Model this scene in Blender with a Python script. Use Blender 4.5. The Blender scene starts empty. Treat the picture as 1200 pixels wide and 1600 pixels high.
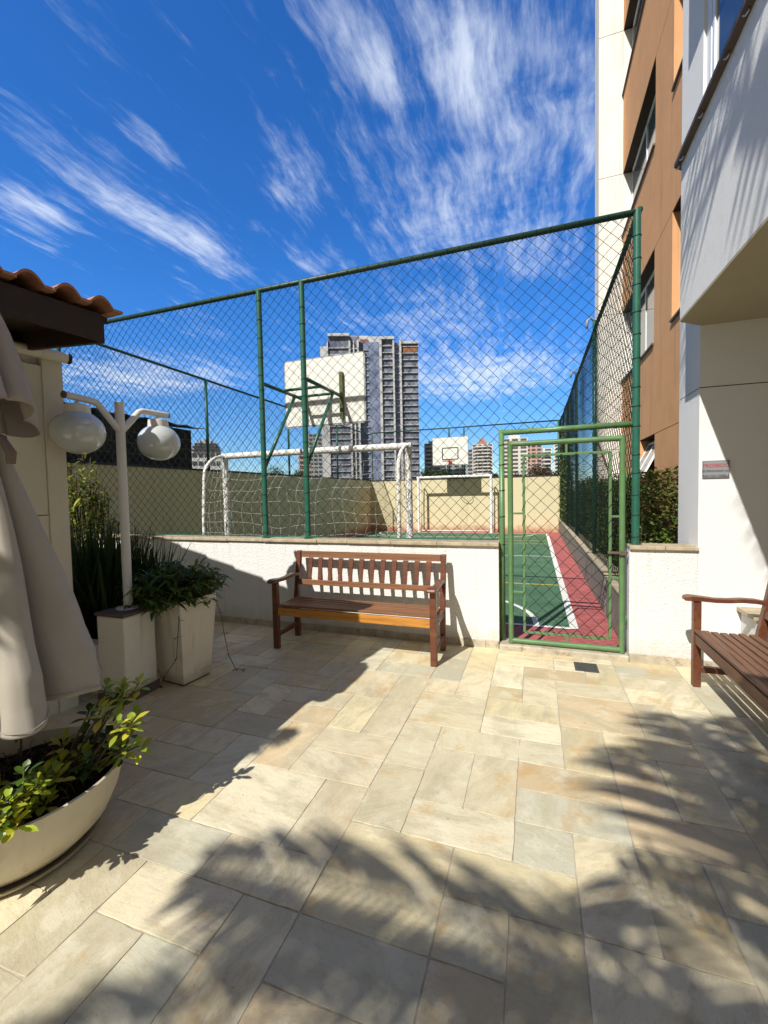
import bpy, math, random
from mathutils import Vector, Matrix, noise as mnoise
random.seed(7)
rad = math.radians
C = bpy.context.scene
COL = C.collection
# ------------------------------------------------------------------ camera
YAW, PITCH, ROLL = -0.33767876, 0.0430416013, -0.0199111637
FPX, CAMZ = 671.46, 1.5
_f = Vector((math.sin(YAW)*math.cos(PITCH), math.cos(YAW)*math.cos(PITCH), -math.sin(PITCH)))
_r = Vector((math.cos(YAW), -math.sin(YAW), 0))
_u = _r.cross(_f)
R_ = _r*math.cos(ROLL)+_u*math.sin(ROLL)
U_ = -_r*math.sin(ROLL)+_u*math.cos(ROLL)
cam = bpy.data.cameras.new('camera')
camo = bpy.data.objects.new('camera', cam); COL.objects.link(camo)
cam.sensor_fit = 'HORIZONTAL'; cam.sensor_width = 36.0; cam.lens = FPX/1200*36.0
cam.clip_start = 0.05; cam.clip_end = 3000
M = Matrix((R_, U_, -_f)).transposed().to_4x4(); M.translation = (0, 0, CAMZ)
camo.matrix_world = M
C.camera = camo
# ------------------------------------------------------------------ sun and sky
SUN_D = Vector((0.335, 0.94, -1.0)).normalized()          # the way the light travels
sun = bpy.data.lights.new('sun', 'SUN'); sun.energy = 4.6; sun.angle = rad(0.53); sun.color = (1.0, 0.97, 0.90)
suno = bpy.data.objects.new('sun', sun); COL.objects.link(suno)
suno.rotation_euler = SUN_D.to_track_quat('-Z', 'Y').to_euler(); suno.location = (-5, -12, 15)
SUN_EL = math.asin(-SUN_D.z); SUN_ROT = math.atan2(-SUN_D.x, -SUN_D.y) % (2*math.pi)
C.view_settings.view_transform = 'Standard'; C.view_settings.look = 'None'
C.view_settings.exposure = 0.45; C.view_settings.gamma = 1.0
C.render.engine = 'CYCLES'
C.cycles.max_bounces = 8; C.cycles.transparent_max_bounces = 16
world = bpy.data.worlds.new('World'); C.world = world; world.use_nodes = True

class NT:
    """tiny node-tree writer"""
    def __init__(s, tree): s.t = tree; s.n = tree.nodes; s.l = tree.links
    def new(s, typ, **kw):
        n = s.n.new(typ)
        for k, v in kw.items():
            if k.startswith('_'): setattr(n, k[1:], v)
        return n
    def put(s, sock, val):
        if val is None: return
        if hasattr(val, 'is_output') or hasattr(val, 'links'): s.l.new(val, sock)
        else: sock.default_value = val
    def math(s, op, a, b=None, c=None, clamp=False):
        n = s.n.new('ShaderNodeMath'); n.operation = op; n.use_clamp = clamp
        for i, v in enumerate((a, b, c)): s.put(n.inputs[i], v)
        return n.outputs[0]
    def vmath(s, op, a, b=None):
        n = s.n.new('ShaderNodeVectorMath'); n.operation = op
        s.put(n.inputs[0], a); s.put(n.inputs[1], b)
        return n.outputs['Value' if op in ('LENGTH', 'DOT_PRODUCT', 'DISTANCE') else 'Vector']
    def noise(s, vec, scale, detail=4, rough=0.55, dist=0.0):
        n = s.n.new('ShaderNodeTexNoise'); s.put(n.inputs['Vector'], vec)
        n.inputs['Scale'].default_value = scale; n.inputs['Detail'].default_value = detail
        n.inputs['Roughness'].default_value = rough; n.inputs['Distortion'].default_value = dist
        return n.outputs['Fac'], n.outputs['Color']
    def ramp(s, fac, stops, interp='LINEAR'):
        n = s.n.new('ShaderNodeValToRGB'); s.put(n.inputs[0], fac); e = n.color_ramp.elements; n.color_ramp.interpolation = interp
        while len(e) < len(stops): e.new(0.5)
        for x, (p, c) in zip(e, stops): x.position = p; x.color = c if len(c) == 4 else (*c, 1)
        return n.outputs[0]
    def rng(s, v, a, b, c=0.0, d=1.0, smooth=True):
        n = s.n.new('ShaderNodeMapRange'); n.interpolation_type = 'SMOOTHSTEP' if smooth else 'LINEAR'; n.clamp = True
        s.put(n.inputs[0], v)
        for i, q in enumerate((a, b, c, d)): n.inputs[i+1].default_value = q
        return n.outputs[0]
    def mix(s, fac, a, b, blend='MIX'):
        n = s.n.new('ShaderNodeMix'); n.data_type = 'RGBA'; n.blend_type = blend; n.clamp_factor = True
        s.put(n.inputs['Factor'], fac)
        for k, v in (('A', a), ('B', b)):
            sock = [i for i in n.inputs if i.name == k and i.type == 'RGBA'][0]
            if isinstance(v, tuple) and len(v) == 3: v = (*v, 1)
            s.put(sock, v)
        return [o for o in n.outputs if o.type == 'RGBA'][0]
    def mapping(s, vec, loc=(0, 0, 0), rot=(0, 0, 0), scale=(1, 1, 1), typ='POINT'):
        n = s.n.new('ShaderNodeMapping'); n.vector_type = typ; s.put(n.inputs['Vector'], vec)
        n.inputs['Location'].default_value = loc; n.inputs['Rotation'].default_value = rot; n.inputs['Scale'].default_value = scale
        return n.outputs[0]

def build_world():
    t = NT(world.node_tree); t.n.clear()
    sky = t.new('ShaderNodeTexSky'); sky.sky_type = 'NISHITA'; sky.sun_disc = False
    sky.sun_elevation = SUN_EL; sky.sun_rotation = SUN_ROT; sky.altitude = 700; sky.air_density = 1.0; sky.dust_density = 0.4; sky.ozone_density = 2.6
    hs = t.new('ShaderNodeHueSaturation'); hs.inputs['Saturation'].default_value = 1.22; hs.inputs['Value'].default_value = 0.9; hs.inputs['Hue'].default_value = 0.507
    t.put(hs.inputs['Color'], sky.outputs[0])
    d = t.new('ShaderNodeTexCoord').outputs['Generated']
    sep = t.new('ShaderNodeSeparateXYZ'); t.put(sep.inputs[0], d)
    z = t.math('MAXIMUM', sep.outputs[2], 0.02)
    px = t.math('DIVIDE', sep.outputs[0], z); py = t.math('DIVIDE', sep.outputs[1], z)
    cmb = t.new('ShaderNodeCombineXYZ'); t.put(cmb.inputs[0], px); t.put(cmb.inputs[1], py)
    p = cmb.outputs[0]
    _, wc = t.noise(p, 1.6, 3)
    wv = t.vmath('MULTIPLY', t.vmath('SUBTRACT', wc, (0.5, 0.5, 0.5)), (0.16, 0.16, 0))
    pw = t.vmath('ADD', p, wv)
    fib, _ = t.noise(t.mapping(pw, rot=(0, 0, rad(9)), scale=(13, 1.9, 1)), 1.0, 8, 0.62)      # cirrus fibres, all combed one way
    fib2, _ = t.noise(t.mapping(pw, rot=(0, 0, rad(9)), scale=(36, 8.5, 1)), 1.0, 6, 0.65)
    puff, _ = t.noise(pw, 3.6, 6, 0.6)
    fibm = t.math('ADD', t.math('MULTIPLY', fib, 0.62), t.math('MULTIPLY', fib2, 0.38))
    def ell(cx, cy, rx, ry, rot, amp):
        m = t.mapping(pw, loc=(cx, cy, 0), rot=(0, 0, rad(rot)), scale=(rx, ry, 1), typ='TEXTURE')
        return t.math('MULTIPLY', t.rng(t.vmath('LENGTH', m), 1.35, 0.0), amp)
    masks = [ell(-1.27, 1.28, .15, .62, 0, 1.0), ell(-1.58, 1.02, .22, .22, 0, .9), ell(-1.02, 0.98, .07, .20, 0, .6), ell(-.36, 1.0, .11, .28, -12, .95),
             ell(-.12, 1.12, .20, .42, -20, 1.0), ell(.08, 1.25, .16, .55, -20, .8), ell(-.32, 1.66, .36, .45, 10, .85), ell(.0, 1.9, .3, .5, 0, .7),
             ell(-.72, 1.26, .14, .26, 10, .75), ell(-.9, 1.72, .14, .3, 10, .6), ell(-.5, 3.9, 1.1, 1.3, 0, 1.15), ell(-3.1, 2.75, 1.2, .8, 0, 1.1), ell(-.15, 1.45, .55, .85, 5, .72), ell(-1.4, 3.6, 1.0, .9, 0, .7), ell(-.55, 2.5, .7, .7, 0, .7), ell(-1.9, 2.1, .25, .6, 20, .4), ell(-1.0, 2.6, .5, .8, 20, .35),
             ell(1.2, 0.4, .8, .5, 0, .6), ell(-1.5, -1.2, 1.0, .8, 0, .6), ell(1.5, 3.5, 1.2, 1.4, 0, .7)]
    m = masks[0]
    for q in masks[1:]: m = t.math('MAXIMUM', m, q)
    bg_ = t.math('MULTIPLY', t.rng(puff, 0.42, 0.72), 0.36)
    dens = t.math('MAXIMUM', m, bg_)
    dens = t.math('MULTIPLY', dens, t.rng(puff, 0.22, 0.60, 0.35, 1.0))
    v = t.math('ADD', t.math('MULTIPLY', dens, 0.74), t.math('MULTIPLY', t.math('SUBTRACT', fibm, 0.5), 1.9))
    cov = t.rng(v, 0.12, 1.12)
    cov = t.math('MULTIPLY', cov, t.rng(sep.outputs[2], 0.0, 0.12, 0.75, 1.0))
    cov = t.math('MULTIPLY', cov, 0.74)
    tint = t.mix(1.0, hs.outputs[0], t.mix(t.rng(sep.outputs[2], 0.0, 0.42), (0.80, 1.02, 1.22), (0.62, 1.30, 1.72)), 'MULTIPLY')
    colr = t.mix(cov, tint, (7.4, 8.0, 8.8))
    # unseen neutral cloud added behind the viewer as fill light for the shade
    fill_cloud = t.math('MULTIPLY', t.rng(t.math('ADD', sep.outputs[1], t.math('MULTIPLY', t.math('SUBTRACT', puff, .5), .3)), 0.10, -0.30), 0.92)
    colr = t.mix(fill_cloud, colr, (2.55, 2.35, 2.0))
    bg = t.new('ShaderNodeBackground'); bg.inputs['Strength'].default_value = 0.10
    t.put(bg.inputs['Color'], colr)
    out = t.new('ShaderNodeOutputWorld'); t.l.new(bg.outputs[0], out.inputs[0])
build_world()

# ------------------------------------------------------------------ object helpers
def tag(o, label=None, cat=None, group=None, kind=None):
    if label: o['label'] = label
    if cat: o['category'] = cat
    if group: o['group'] = group
    if kind: o['kind'] = kind
    return o

def thing(name, label, cat, loc=(0, 0, 0), rz=0.0, group=None):
    o = bpy.data.objects.new(name, None); COL.objects.link(o)
    o.location = loc; o.rotation_euler = (0, 0, rz); o.empty_display_size = 0.1
    return tag(o, label, cat, group)

def root_of(o):
    while o.parent: o = o.parent
    return o

def copy_tree(o, parent=None):
    c = o.copy(); COL.objects.link(c)
    if parent: c.parent = parent
    for ch in list(o.children): copy_tree(ch, c)
    return c

class MB:
    def __init__(s): s.v = []; s.f = []; s.c = []; s.uv = []; s.hascol = False; s.hasuv = False
    def face(s, idx, col=None, uv=None):
        s.f.append(tuple(idx)); s.c.append(col); s.uv.append(uv)
        if col: s.hascol = True
        if uv: s.hasuv = True
    def add(s, pts):
        i = len(s.v); s.v.extend([tuple(p) for p in pts]); return i
    def poly(s, pts, col=None, uv=None):
        i = s.add(pts); s.face(range(i, i+len(pts)), col, uv); return s
    def box(s, x0, x1, y0, y1, z0, z1, col=None):
        i = s.add([(x0, y0, z0), (x1, y0, z0), (x1, y1, z0), (x0, y1, z0), (x0, y0, z1), (x1, y0, z1), (x1, y1, z1), (x0, y1, z1)])
        for q in ((0, 3, 2, 1), (4, 5, 6, 7), (0, 1, 5, 4), (1, 2, 6, 5), (2, 3, 7, 6), (3, 0, 4, 7)): s.face([i+k for k in q], col)
        return s
    def prism(s, poly, z0, z1, col=None):
        n = len(poly); i = s.add([(x, y, z0) for x, y in poly]+[(x, y, z1) for x, y in poly])
        s.face([i+k for k in reversed(range(n))], col); s.face([i+n+k for k in range(n)], col)
        for k in range(n): s.face([i+k, i+(k+1) % n, i+n+(k+1) % n, i+n+k], col)
        return s
    def beam(s, p, q, w, h, up=(0, 0, 1), col=None):
        p, q = Vector(p), Vector(q); d = (q-p).normalized(); up = Vector(up)
        a = d.cross(up).normalized()*w/2; b = a.cross(d).normalized()*h/2
        i = s.add([p-a-b, p+a-b, p+a+b, p-a+b, q-a-b, q+a-b, q+a+b, q-a+b])
        for k in ((0, 1, 2, 3), (7, 6, 5, 4), (0, 4, 5, 1), (1, 5, 6, 2), (2, 6, 7, 3), (3, 7, 4, 0)): s.face([i+j for j in k], col)
        return s
    def tube(s, pts, r, n=10, cap=True, col=None, nrm=None):
        pts = [Vector(p) for p in pts]; N = len(pts)
        rs = r if isinstance(r, (list, tuple)) else [r]*N
        t0 = (pts[1]-pts[0]).normalized()
        ref = Vector(nrm) if nrm else (Vector((0, 0, 1)) if abs(t0.z) < 0.9 else Vector((1, 0, 0)))
        a = (ref-t0*ref.dot(t0)).normalized(); base = len(s.v)
        for k in range(N):
            t = (pts[min(k+1, N-1)]-pts[max(k-1, 0)]).normalized()
            a = (a-t*a.dot(t)); a = a.normalized() if a.length > 1e-6 else t.orthogonal().normalized()
            b = t.cross(a)
            for j in range(n):
                w = 2*math.pi*j/n
                s.v.append(tuple(pts[k]+(a*math.cos(w)+b*math.sin(w))*rs[k]))
        for k in range(N-1):
            for j in range(n):
                j2 = (j+1) % n
                s.face((base+k*n+j, base+k*n+j2, base+(k+1)*n+j2, base+(k+1)*n+j), col)
        if cap:
            s.face([base+j for j in reversed(range(n))], col); s.face([base+(N-1)*n+j for j in range(n)], col)
        return s
    def lathe(s, prof, cx=0, cy=0, n=32, cap=True, fold=None):
        base = len(s.v); N = len(prof)
        for r, z in prof:
            for j in range(n):
                w = 2*math.pi*j/n; rr = r*(fold(w, z) if fold else 1)
                s.v.append((cx+rr*math.cos(w), cy+rr*math.sin(w), z))
        for k in range(N-1):
            for j in range(n):
                j2 = (j+1) % n
                s.face((base+k*n+j, base+k*n+j2, base+(k+1)*n+j2, base+(k+1)*n+j))
        if cap:
            s.face([base+j for j in reversed(range(n))]); s.face([base+(N-1)*n+j for j in range(n)])
        return s
    def leaf(s, p, d, up, L, W, col, droop=0.25, seg=3, fold=0.25, wmax=0.45):
        p = Vector(p); d = Vector(d).normalized(); up = Vector(up)
        a = d.cross(up); a = a.normalized() if a.length > 1e-5 else d.orthogonal().normalized()
        n = a.cross(d).normalized(); rows = []
        for k in range(seg+1):
            t = k/seg
            c = p+d*(L*t)-Vector((0, 0, 1))*(droop*L*t*t)
            w = W/2*math.sin(math.pi*min(1, (t**(math.log(.5)/math.log(wmax)))))if 0 < t < 1 else 0
            rows.append((c, w))
        base = len(s.v); idx = []
        for c, w in rows:
            if w == 0: idx.append([s.add([c])]*3)
            else: i = s.add([c-a*w+n*w*fold, c, c+a*w+n*w*fold]); idx.append([i, i+1, i+2])
        for k in range(seg):
            A, B = idx[k], idx[k+1]
            for u, v in ((0, 1), (1, 2)):
                q = []
                for z in (A[u], A[v], B[v], B[u]):
                    if z not in q: q.append(z)
                s.face(q, col)
        return s
    def build(s, name, m, parent=None, smooth=False, bevel=0, local=False, solid=0, auto=None):
        off = Vector((0, 0, 0))
        if parent is not None and not local: off = Vector(root_of(parent).location)
        me = bpy.data.meshes.new(name)
        me.from_pydata([tuple(Vector(p)-off) for p in s.v], [], s.f)
        ms = m if isinstance(m, (list, tuple)) else [m]
        for q in ms: me.materials.append(q)
        if s.hascol:
            at = me.color_attributes.new('Col', 'FLOAT_COLOR', 'CORNER'); k = 0; buf = []
            for f, c in zip(s.f, s.c):
                c = c or (1, 1, 1); buf.extend([c[0], c[1], c[2], 1.0]*len(f))
            at.data.foreach_set('color', buf)
        if s.hasuv:
            uvl = me.uv_layers.new(name='grain'); buf = []
            for f, u in zip(s.f, s.uv):
                if u is None: buf.extend([0.0, 0.0]*len(f))
                else:
                    for q in u: buf.extend(q)
            uvl.data.foreach_set('uv', buf)
        if smooth: me.polygons.foreach_set('use_smooth', [True]*len(me.polygons))
        if smooth and auto: me.set_sharp_from_angle(angle=rad(auto))
        me.update()
        o = bpy.data.objects.new(name, me); COL.objects.link(o)
        if parent is not None: o.parent = parent
        if solid:
            md = o.modifiers.new('thick', 'SOLIDIFY'); md.thickness = solid; md.offset = 0
        if bevel:
            md = o.modifiers.new('soft_edges', 'BEVEL'); md.width = bevel; md.segments = 2; md.limit_method = 'ANGLE'; md.angle_limit = rad(40)
        return o

def far(u, v, D):
    """world point at depth D seen at photo position (u, v): used to survey the distant skyline"""
    d = R_*((u-600)/FPX)-U_*((v-800)/FPX)+_f
    return Vector((0, 0, CAMZ))+d*D

# ------------------------------------------------------------------ materials
def material(name, col, rough=0.6, spec=0.35, metal=0.0, var=0.0, vscale=6.0, bump=0.0, bscale=60.0, spots=None, attr=False, transl=0.0, coat=0.0, extra=None, stretch=(1, 1, 1)):
    m = bpy.data.materials.new(name); m.use_nodes = True
    t = NT(m.node_tree); t.n.clear()
    co = t.new('ShaderNodeTexCoord').outputs['Object']
    if stretch != (1, 1, 1): co = t.mapping(co, scale=stretch)
    c = (*col, 1) if len(col) == 3 else col
    if attr:
        a = t.new('ShaderNodeAttribute'); a.attribute_name = 'Col'; c = a.outputs['Color']
    if var:
        f, _ = t.noise(co, vscale, 5, 0.6)
        k = t.rng(f, 0.25, 0.75, 1-var, 1+var*0.6, smooth=False)
        cc = t.new('ShaderNodeCombineXYZ')
        for i in range(3): t.put(cc.inputs[i], k)
        c = t.mix(1.0, c, cc.outputs[0], 'MULTIPLY')
    if spots:
        for (sc, lo, hi, scol, amt) in spots:
            f, _ = t.noise(co, sc, 6, 0.65)
            c = t.mix(t.math('MULTIPLY', t.rng(f, lo, hi), amt), c, scol)
    if extra: c = extra(t, co, c)
    b = t.new('ShaderNodeBsdfPrincipled')
    t.put(b.inputs['Base Color'], c)
    b.inputs['Roughness'].default_value = rough; b.inputs['Metallic'].default_value = metal
    b.inputs['Specular IOR Level'].default_value = spec
    if coat: b.inputs['Coat Weight'].default_value = coat; b.inputs['Coat Roughness'].default_value = 0.08
    if bump:
        f, _ = t.noise(co, bscale, 4, 0.6)
        bn = t.new('ShaderNodeBump'); bn.inputs['Strength'].default_value = 1.0; bn.inputs['Distance'].default_value = bump
        t.put(bn.inputs['Height'], f); t.l.new(bn.outputs[0], b.inputs['Normal'])
    sh = b.outputs[0]
    if transl:
        tr = t.new('ShaderNodeBsdfTranslucent'); t.put(tr.inputs['Color'], t.mix(1.0, c, (1.0, 1.0, 0.45), 'MULTIPLY'))
        mx = t.new('ShaderNodeMixShader'); mx.inputs[0].default_value = transl
        t.l.new(sh, mx.inputs[1]); t.l.new(tr.outputs[0], mx.inputs[2]); sh = mx.outputs[0]
    o = t.new('ShaderNodeOutputMaterial'); t.l.new(sh, o.inputs[0])
    return m

def paver_material():
    m = bpy.data.materials.new('quartzite'); m.use_nodes = True
    t = NT(m.node_tree); t.n.clear()
    uv = t.new('ShaderNodeUVMap'); uv.uv_map = 'grain'; uv = uv.outputs[0]
    a = t.new('ShaderNodeAttribute'); a.attribute_name = 'Col'; base = a.outputs['Color']
    ob = t.new('ShaderNodeTexCoord').outputs['Object']
    w, wc = t.noise(uv, 3.0, 4)
    uw = t.vmath('ADD', uv, t.vmath('MULTIPLY', t.vmath('SUBTRACT', wc, (.5, .5, .5)), (.10, .07, 0)))
    s1, _ = t.noise(t.mapping(uw, scale=(2.6, 8, 1)), 1.0, 9, 0.72)       # soft bedding
    s2, _ = t.noise(t.mapping(uw, scale=(9, 40, 1)), 1.0, 6, 0.7)
    blot, _ = t.noise(uw, 5.5, 9, 0.68)
    rust, _ = t.noise(t.mapping(uw, loc=(7, 3, 0), scale=(2.2, 3.2, 1)), 1.0, 8, 0.68)
    grey, _ = t.noise(t.mapping(uw, loc=(1, 13, 0), scale=(1.4, 5.0, 1)), 1.0, 8, 0.7)
    c = t.mix(t.math('MULTIPLY', t.rng(s1, .45, .64), .70), base, (.42, .375, .25), 'MIX')
    c = t.mix(t.math('MULTIPLY', t.rng(s2, .52, .72), .30), c, (.33, .28, .19))
    c = t.mix(t.math('MULTIPLY', t.rng(rust, .53, .67), .62), c, (.47, .29, .11))
    c = t.mix(t.math('MULTIPLY', t.rng(grey, .57, .69), .60), c, (.35, .335, .25))
    c = t.mix(t.math('MULTIPLY', t.rng(blot, .50, .66), .50), c, (.66, .61, .46))
    dirt, _ = t.noise(ob, 1.3, 9, 0.68)
    c = t.mix(t.math('MULTIPLY', t.rng(dirt, .50, .66), .40), c, (.32, .26, .165))
    fine, _ = t.noise(ob, 70, 5, 0.7)
    c = t.mix(t.math('MULTIPLY', t.rng(fine, .54, .72), .35), c, (.24, .20, .13))
    pit, _ = t.noise(ob, 22, 4, 0.6)
    c = t.mix(t.math('MULTIPLY', t.rng(pit, .68, .74), .55), c, (.20, .16, .10))
    b = t.new('ShaderNodeBsdfPrincipled'); t.put(b.inputs['Base Color'], c)
    t.put(b.inputs['Roughness'], t.rng(blot, .3, .7, .48, .68)); b.inputs['Specular IOR Level'].default_value = .3
    h = t.math('ADD', t.math('MULTIPLY', s1, .6), t.math('ADD', t.math('MULTIPLY', s2, .35), t.math('ADD', t.math('MULTIPLY', blot, .8), t.math('MULTIPLY', fine, .18))))
    bn = t.new('ShaderNodeBump'); bn.inputs['Distance'].default_value = .006; bn.inputs['Strength'].default_value = .8
    t.put(bn.inputs['Height'], h); t.l.new(bn.outputs[0], b.inputs['Normal'])
    o = t.new('ShaderNodeOutputMaterial'); t.l.new(b.outputs[0], o.inputs[0])
    return m

def wood_extra(t, co, c):
    g, _ = t.noise(t.mapping(co, scale=(2.5, 42, 42)), 1.0, 6, 0.6, 0.6)
    c = t.mix(t.math('MULTIPLY', t.rng(g, .45, .72), .65), c, (.045, .016, .008))
    k, _ = t.noise(t.mapping(co, scale=(1.6, 9, 9)), 1.0, 4)
    return t.mix(t.math('MULTIPLY', t.rng(k, .5, .72), .35), c, (.30, .12, .04))
def honey_extra(t, co, c):
    g, _ = t.noise(t.mapping(co, scale=(2.0, 30, 30)), 1.0, 6, 0.6, 0.8)
    c = t.mix(t.math('MULTIPLY', t.rng(g, .45, .70), .6), c, (.26, .085, .015))
    k, _ = t.noise(t.mapping(co, scale=(5, 20, 20)), 1.0, 4)
    return t.mix(t.math('MULTIPLY', t.rng(k, .58, .72), .8), c, (.12, .035, .01))
def stucco_extra(t, co, c):
    f, _ = t.noise(co, 1.4, 5)
    c = t.mix(t.math('MULTIPLY', t.rng(f, .5, .75), .12), c, (.60, .58, .52))
    s, _ = t.noise(t.mapping(co, scale=(9, 9, .5)), 1.0, 4)
    return t.mix(t.math('MULTIPLY', t.rng(s, .6, .78), .10), c, (.50, .48, .42))
def seam_extra(t, co, c):          # vertical control joints of the render coat
    c = stucco_extra(t, co, c)
    sp = t.new('ShaderNodeSeparateXYZ'); t.put(sp.inputs[0], co)
    g_, _ = t.noise(t.mapping(co, scale=(14, 14, .9)), 1.0, 6, .65)
    top = t.math('MULTIPLY', t.rng(sp.outputs[2], .62, .98), t.rng(g_, .52, .72))
    c = t.mix(t.math('MULTIPLY', top, .30), c, (.36, .33, .26))
    h_, _ = t.noise(co, 7, 6, .65)
    foot = t.rng(t.math('ADD', sp.outputs[2], t.math('MULTIPLY', t.math('SUBTRACT', h_, .5), .35)), .24, .06)
    c = t.mix(t.math('MULTIPLY', foot, .34), c, (.40, .34, .24))
    w = t.math('ABSOLUTE', t.math('SUBTRACT', t.math('FRACT', t.math('ADD', t.math('MULTIPLY', sp.outputs[0], 2.02), .89)), .5))
    return t.mix(t.math('MULTIPLY', t.rng(w, .008, .003), .35), c, (.45, .44, .40))
def stain_extra(t, co, c):
    s, _ = t.noise(t.mapping(co, scale=(5, 5, .35)), 1.0, 5)
    c = t.mix(t.math('MULTIPLY', t.rng(s, .55, .75), .35), c, (.30, .24, .12))
    sp = t.new('ShaderNodeSeparateXYZ'); t.put(sp.inputs[0], co)
    f, _ = t.noise(co, 6, 5)
    b = t.math('MULTIPLY', t.rng(t.math('ADD', sp.outputs[2], t.math('MULTIPLY', t.math('SUBTRACT', f, .5), .5)), .30, .0), .75)
    return t.mix(b, c, (.34, .13, .07))        # red court dust splashed along the foot
def peel_extra(t, co, c):
    f, _ = t.noise(co, 26, 5, .6)
    c = t.mix(t.rng(f, .60, .64), c, (.10, .06, .035))
    g, _ = t.noise(co, 7, 4)
    return t.mix(t.math('MULTIPLY', t.rng(g, .52, .70), .35), c, (.42, .36, .28))
def drip_extra(t, co, c):          # water marks running down and dirt at the foot
    s, _ = t.noise(t.mapping(co, scale=(16, 16, 1.2)), 1.0, 6, .65)
    c = t.mix(t.math('MULTIPLY', t.rng(s, .54, .70), .38), c, (.33, .27, .18))
    sp = t.new('ShaderNodeSeparateXYZ'); t.put(sp.inputs[0], co); f, _ = t.noise(co, 11, 6, .65)
    return t.mix(t.math('MULTIPLY', t.rng(t.math('ADD', sp.outputs[2], t.math('MULTIPLY', t.math('SUBTRACT', f, .5), .22)), .14, .02), .5), c, (.24, .19, .125))
def rain_extra(t, co, c):
    s, _ = t.noise(t.mapping(co, scale=(7, 7, .22)), 1.0, 6, .65)
    c = t.mix(t.math('MULTIPLY', t.rng(s, .52, .72), .30), c, (.30, .20, .13))
    f, _ = t.noise(co, .9, 5, .6)
    return t.mix(t.math('MULTIPLY', t.rng(f, .52, .72), .16), c, (.36, .25, .16))
def brick_extra(t, co, c):
    n = t.new('ShaderNodeTexBrick'); n.inputs['Scale'].default_value = 1.0
    m = t.mapping(co, rot=(rad(90), 0, rad(90)))
    sp = t.new('ShaderNodeSeparateXYZ'); t.put(sp.inputs[0], co)
    cb = t.new('ShaderNodeCombineXYZ'); t.put(cb.inputs[0], sp.outputs[1]); t.put(cb.inputs[1], sp.outputs[2])
    t.put(n.inputs['Vector'], cb.outputs[0])
    n.inputs['Brick Width'].default_value = .29; n.inputs['Row Height'].default_value = .19; n.inputs['Mortar Size'].default_value = .012
    n.inputs['Color1'].default_value = (.035, .026, .022, 1); n.inputs['Color2'].default_value = (.055, .040, .032, 1); n.inputs['Mortar'].default_value = (.085, .076, .066, 1)
    return n.outputs[0]
def facade_extra(a, b, sx, sz):
    def fn(t, co, c):
        n = t.new('ShaderNodeTexBrick'); n.offset = .5; n.inputs['Scale'].default_value = 1.0
        sp = t.new('ShaderNodeSeparateXYZ'); t.put(sp.inputs[0], co)
        cb = t.new('ShaderNodeCombineXYZ'); t.put(cb.inputs[0], t.math('ADD', sp.outputs[0], sp.outputs[1])); t.put(cb.inputs[1], sp.outputs[2])
        t.put(n.inputs['Vector'], cb.outputs[0])
        n.inputs['Brick Width'].default_value = sx; n.inputs['Row Height'].default_value = sz; n.inputs['Mortar Size'].default_value = .06*sx
        n.inputs['Color1'].default_value = (*a, 1); n.inputs['Color2'].default_value = (*b, 1); n.inputs['Mortar'].default_value = (a[0]*1.6, a[1]*1.6, a[2]*1.6, 1)
        n.inputs['Bias'].default_value = -.1
        f, _ = t.noise(co, .25, 4)
        return t.mix(t.math('MULTIPLY', t.rng(f, .45, .65), .5), n.outputs[0], (.03, .045, .11))
    return fn

MT = {}
MT['paver'] = paver_material()
MT['grout'] = material('grout', (.42, .37, .285), .9, var=.3, vscale=20)
MT['stucco'] = material('white_render', (.74, .73, .70), .85, .2, bump=.010, bscale=75, extra=seam_extra, stretch=(1, 1, 1))
MT['stucco_rough'] = material('rough_white_render', (.85, .84, .82), .9, .15, bump=.007, bscale=230, extra=stucco_extra)
MT['kiosk_wall'] = material('kiosk_paint', (.66, .60, .47), .8, .2, bump=.003, bscale=50, extra=stucco_extra)
MT['capstone'] = material('coping_stone', (.44, .36, .24), .7, var=.35, vscale=9, bump=.003, bscale=40, spots=[(14, .55, .68, (.26, .20, .13), .7)])
MT['skirting'] = material('skirting_stone', (.46, .40, .30), .7, var=.35, vscale=7, bump=.003, bscale=50, spots=[(11, .54, .66, (.22, .16, .10), .75)])
MT['wood'] = material('jatoba_wood', (.125, .040, .018), .42, .4, bump=.0012, bscale=90, extra=wood_extra, coat=.15)
MT['wood_worn'] = material('sun_bleached_wood', (.20, .088, .038), .55, .35, bump=.0012, bscale=90, extra=wood_extra)
MT['wood_dull'] = material('weathered_brown_wood', (.17, .090, .055), .6, .3, bump=.0012, bscale=90, extra=wood_extra)
MT['wood_honey'] = material('honey_wood', (.50, .22, .04), .38, .4, bump=.0008, bscale=90, extra=honey_extra, coat=.2)
MT['dark_wood'] = material('dark_stained_wood', (.030, .016, .010), .5, .35, var=.3, vscale=14)
MT['gate_green'] = material('gate_green_paint', (.105, .205, .080), .38, .45, var=.22, vscale=9, spots=[(18, .60, .68, (.20, .24, .08), .7), (50, .68, .72, (.12, .08, .04), .7)])
MT['post_green'] = material('post_green_paint', (.022, .115, .075), .36, .45, var=.25, vscale=8, spots=[(30, .60, .68, (.10, .13, .09), .7), (14, .66, .70, (.09, .045, .025), .8)])
MT['dark_green'] = material('dark_green_pipe', (.018, .055, .035), .45, .4, var=.3, vscale=8)
MT['mesh_green'] = material('green_wire', (.006, .016, .013), .6, .2)
MT['mesh_gate'] = material('gate_wire', (.012, .020, .012), .6, .2)
MT['wire_dark'] = material('tie_wire', (.010, .012, .012), .5, .4)
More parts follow.
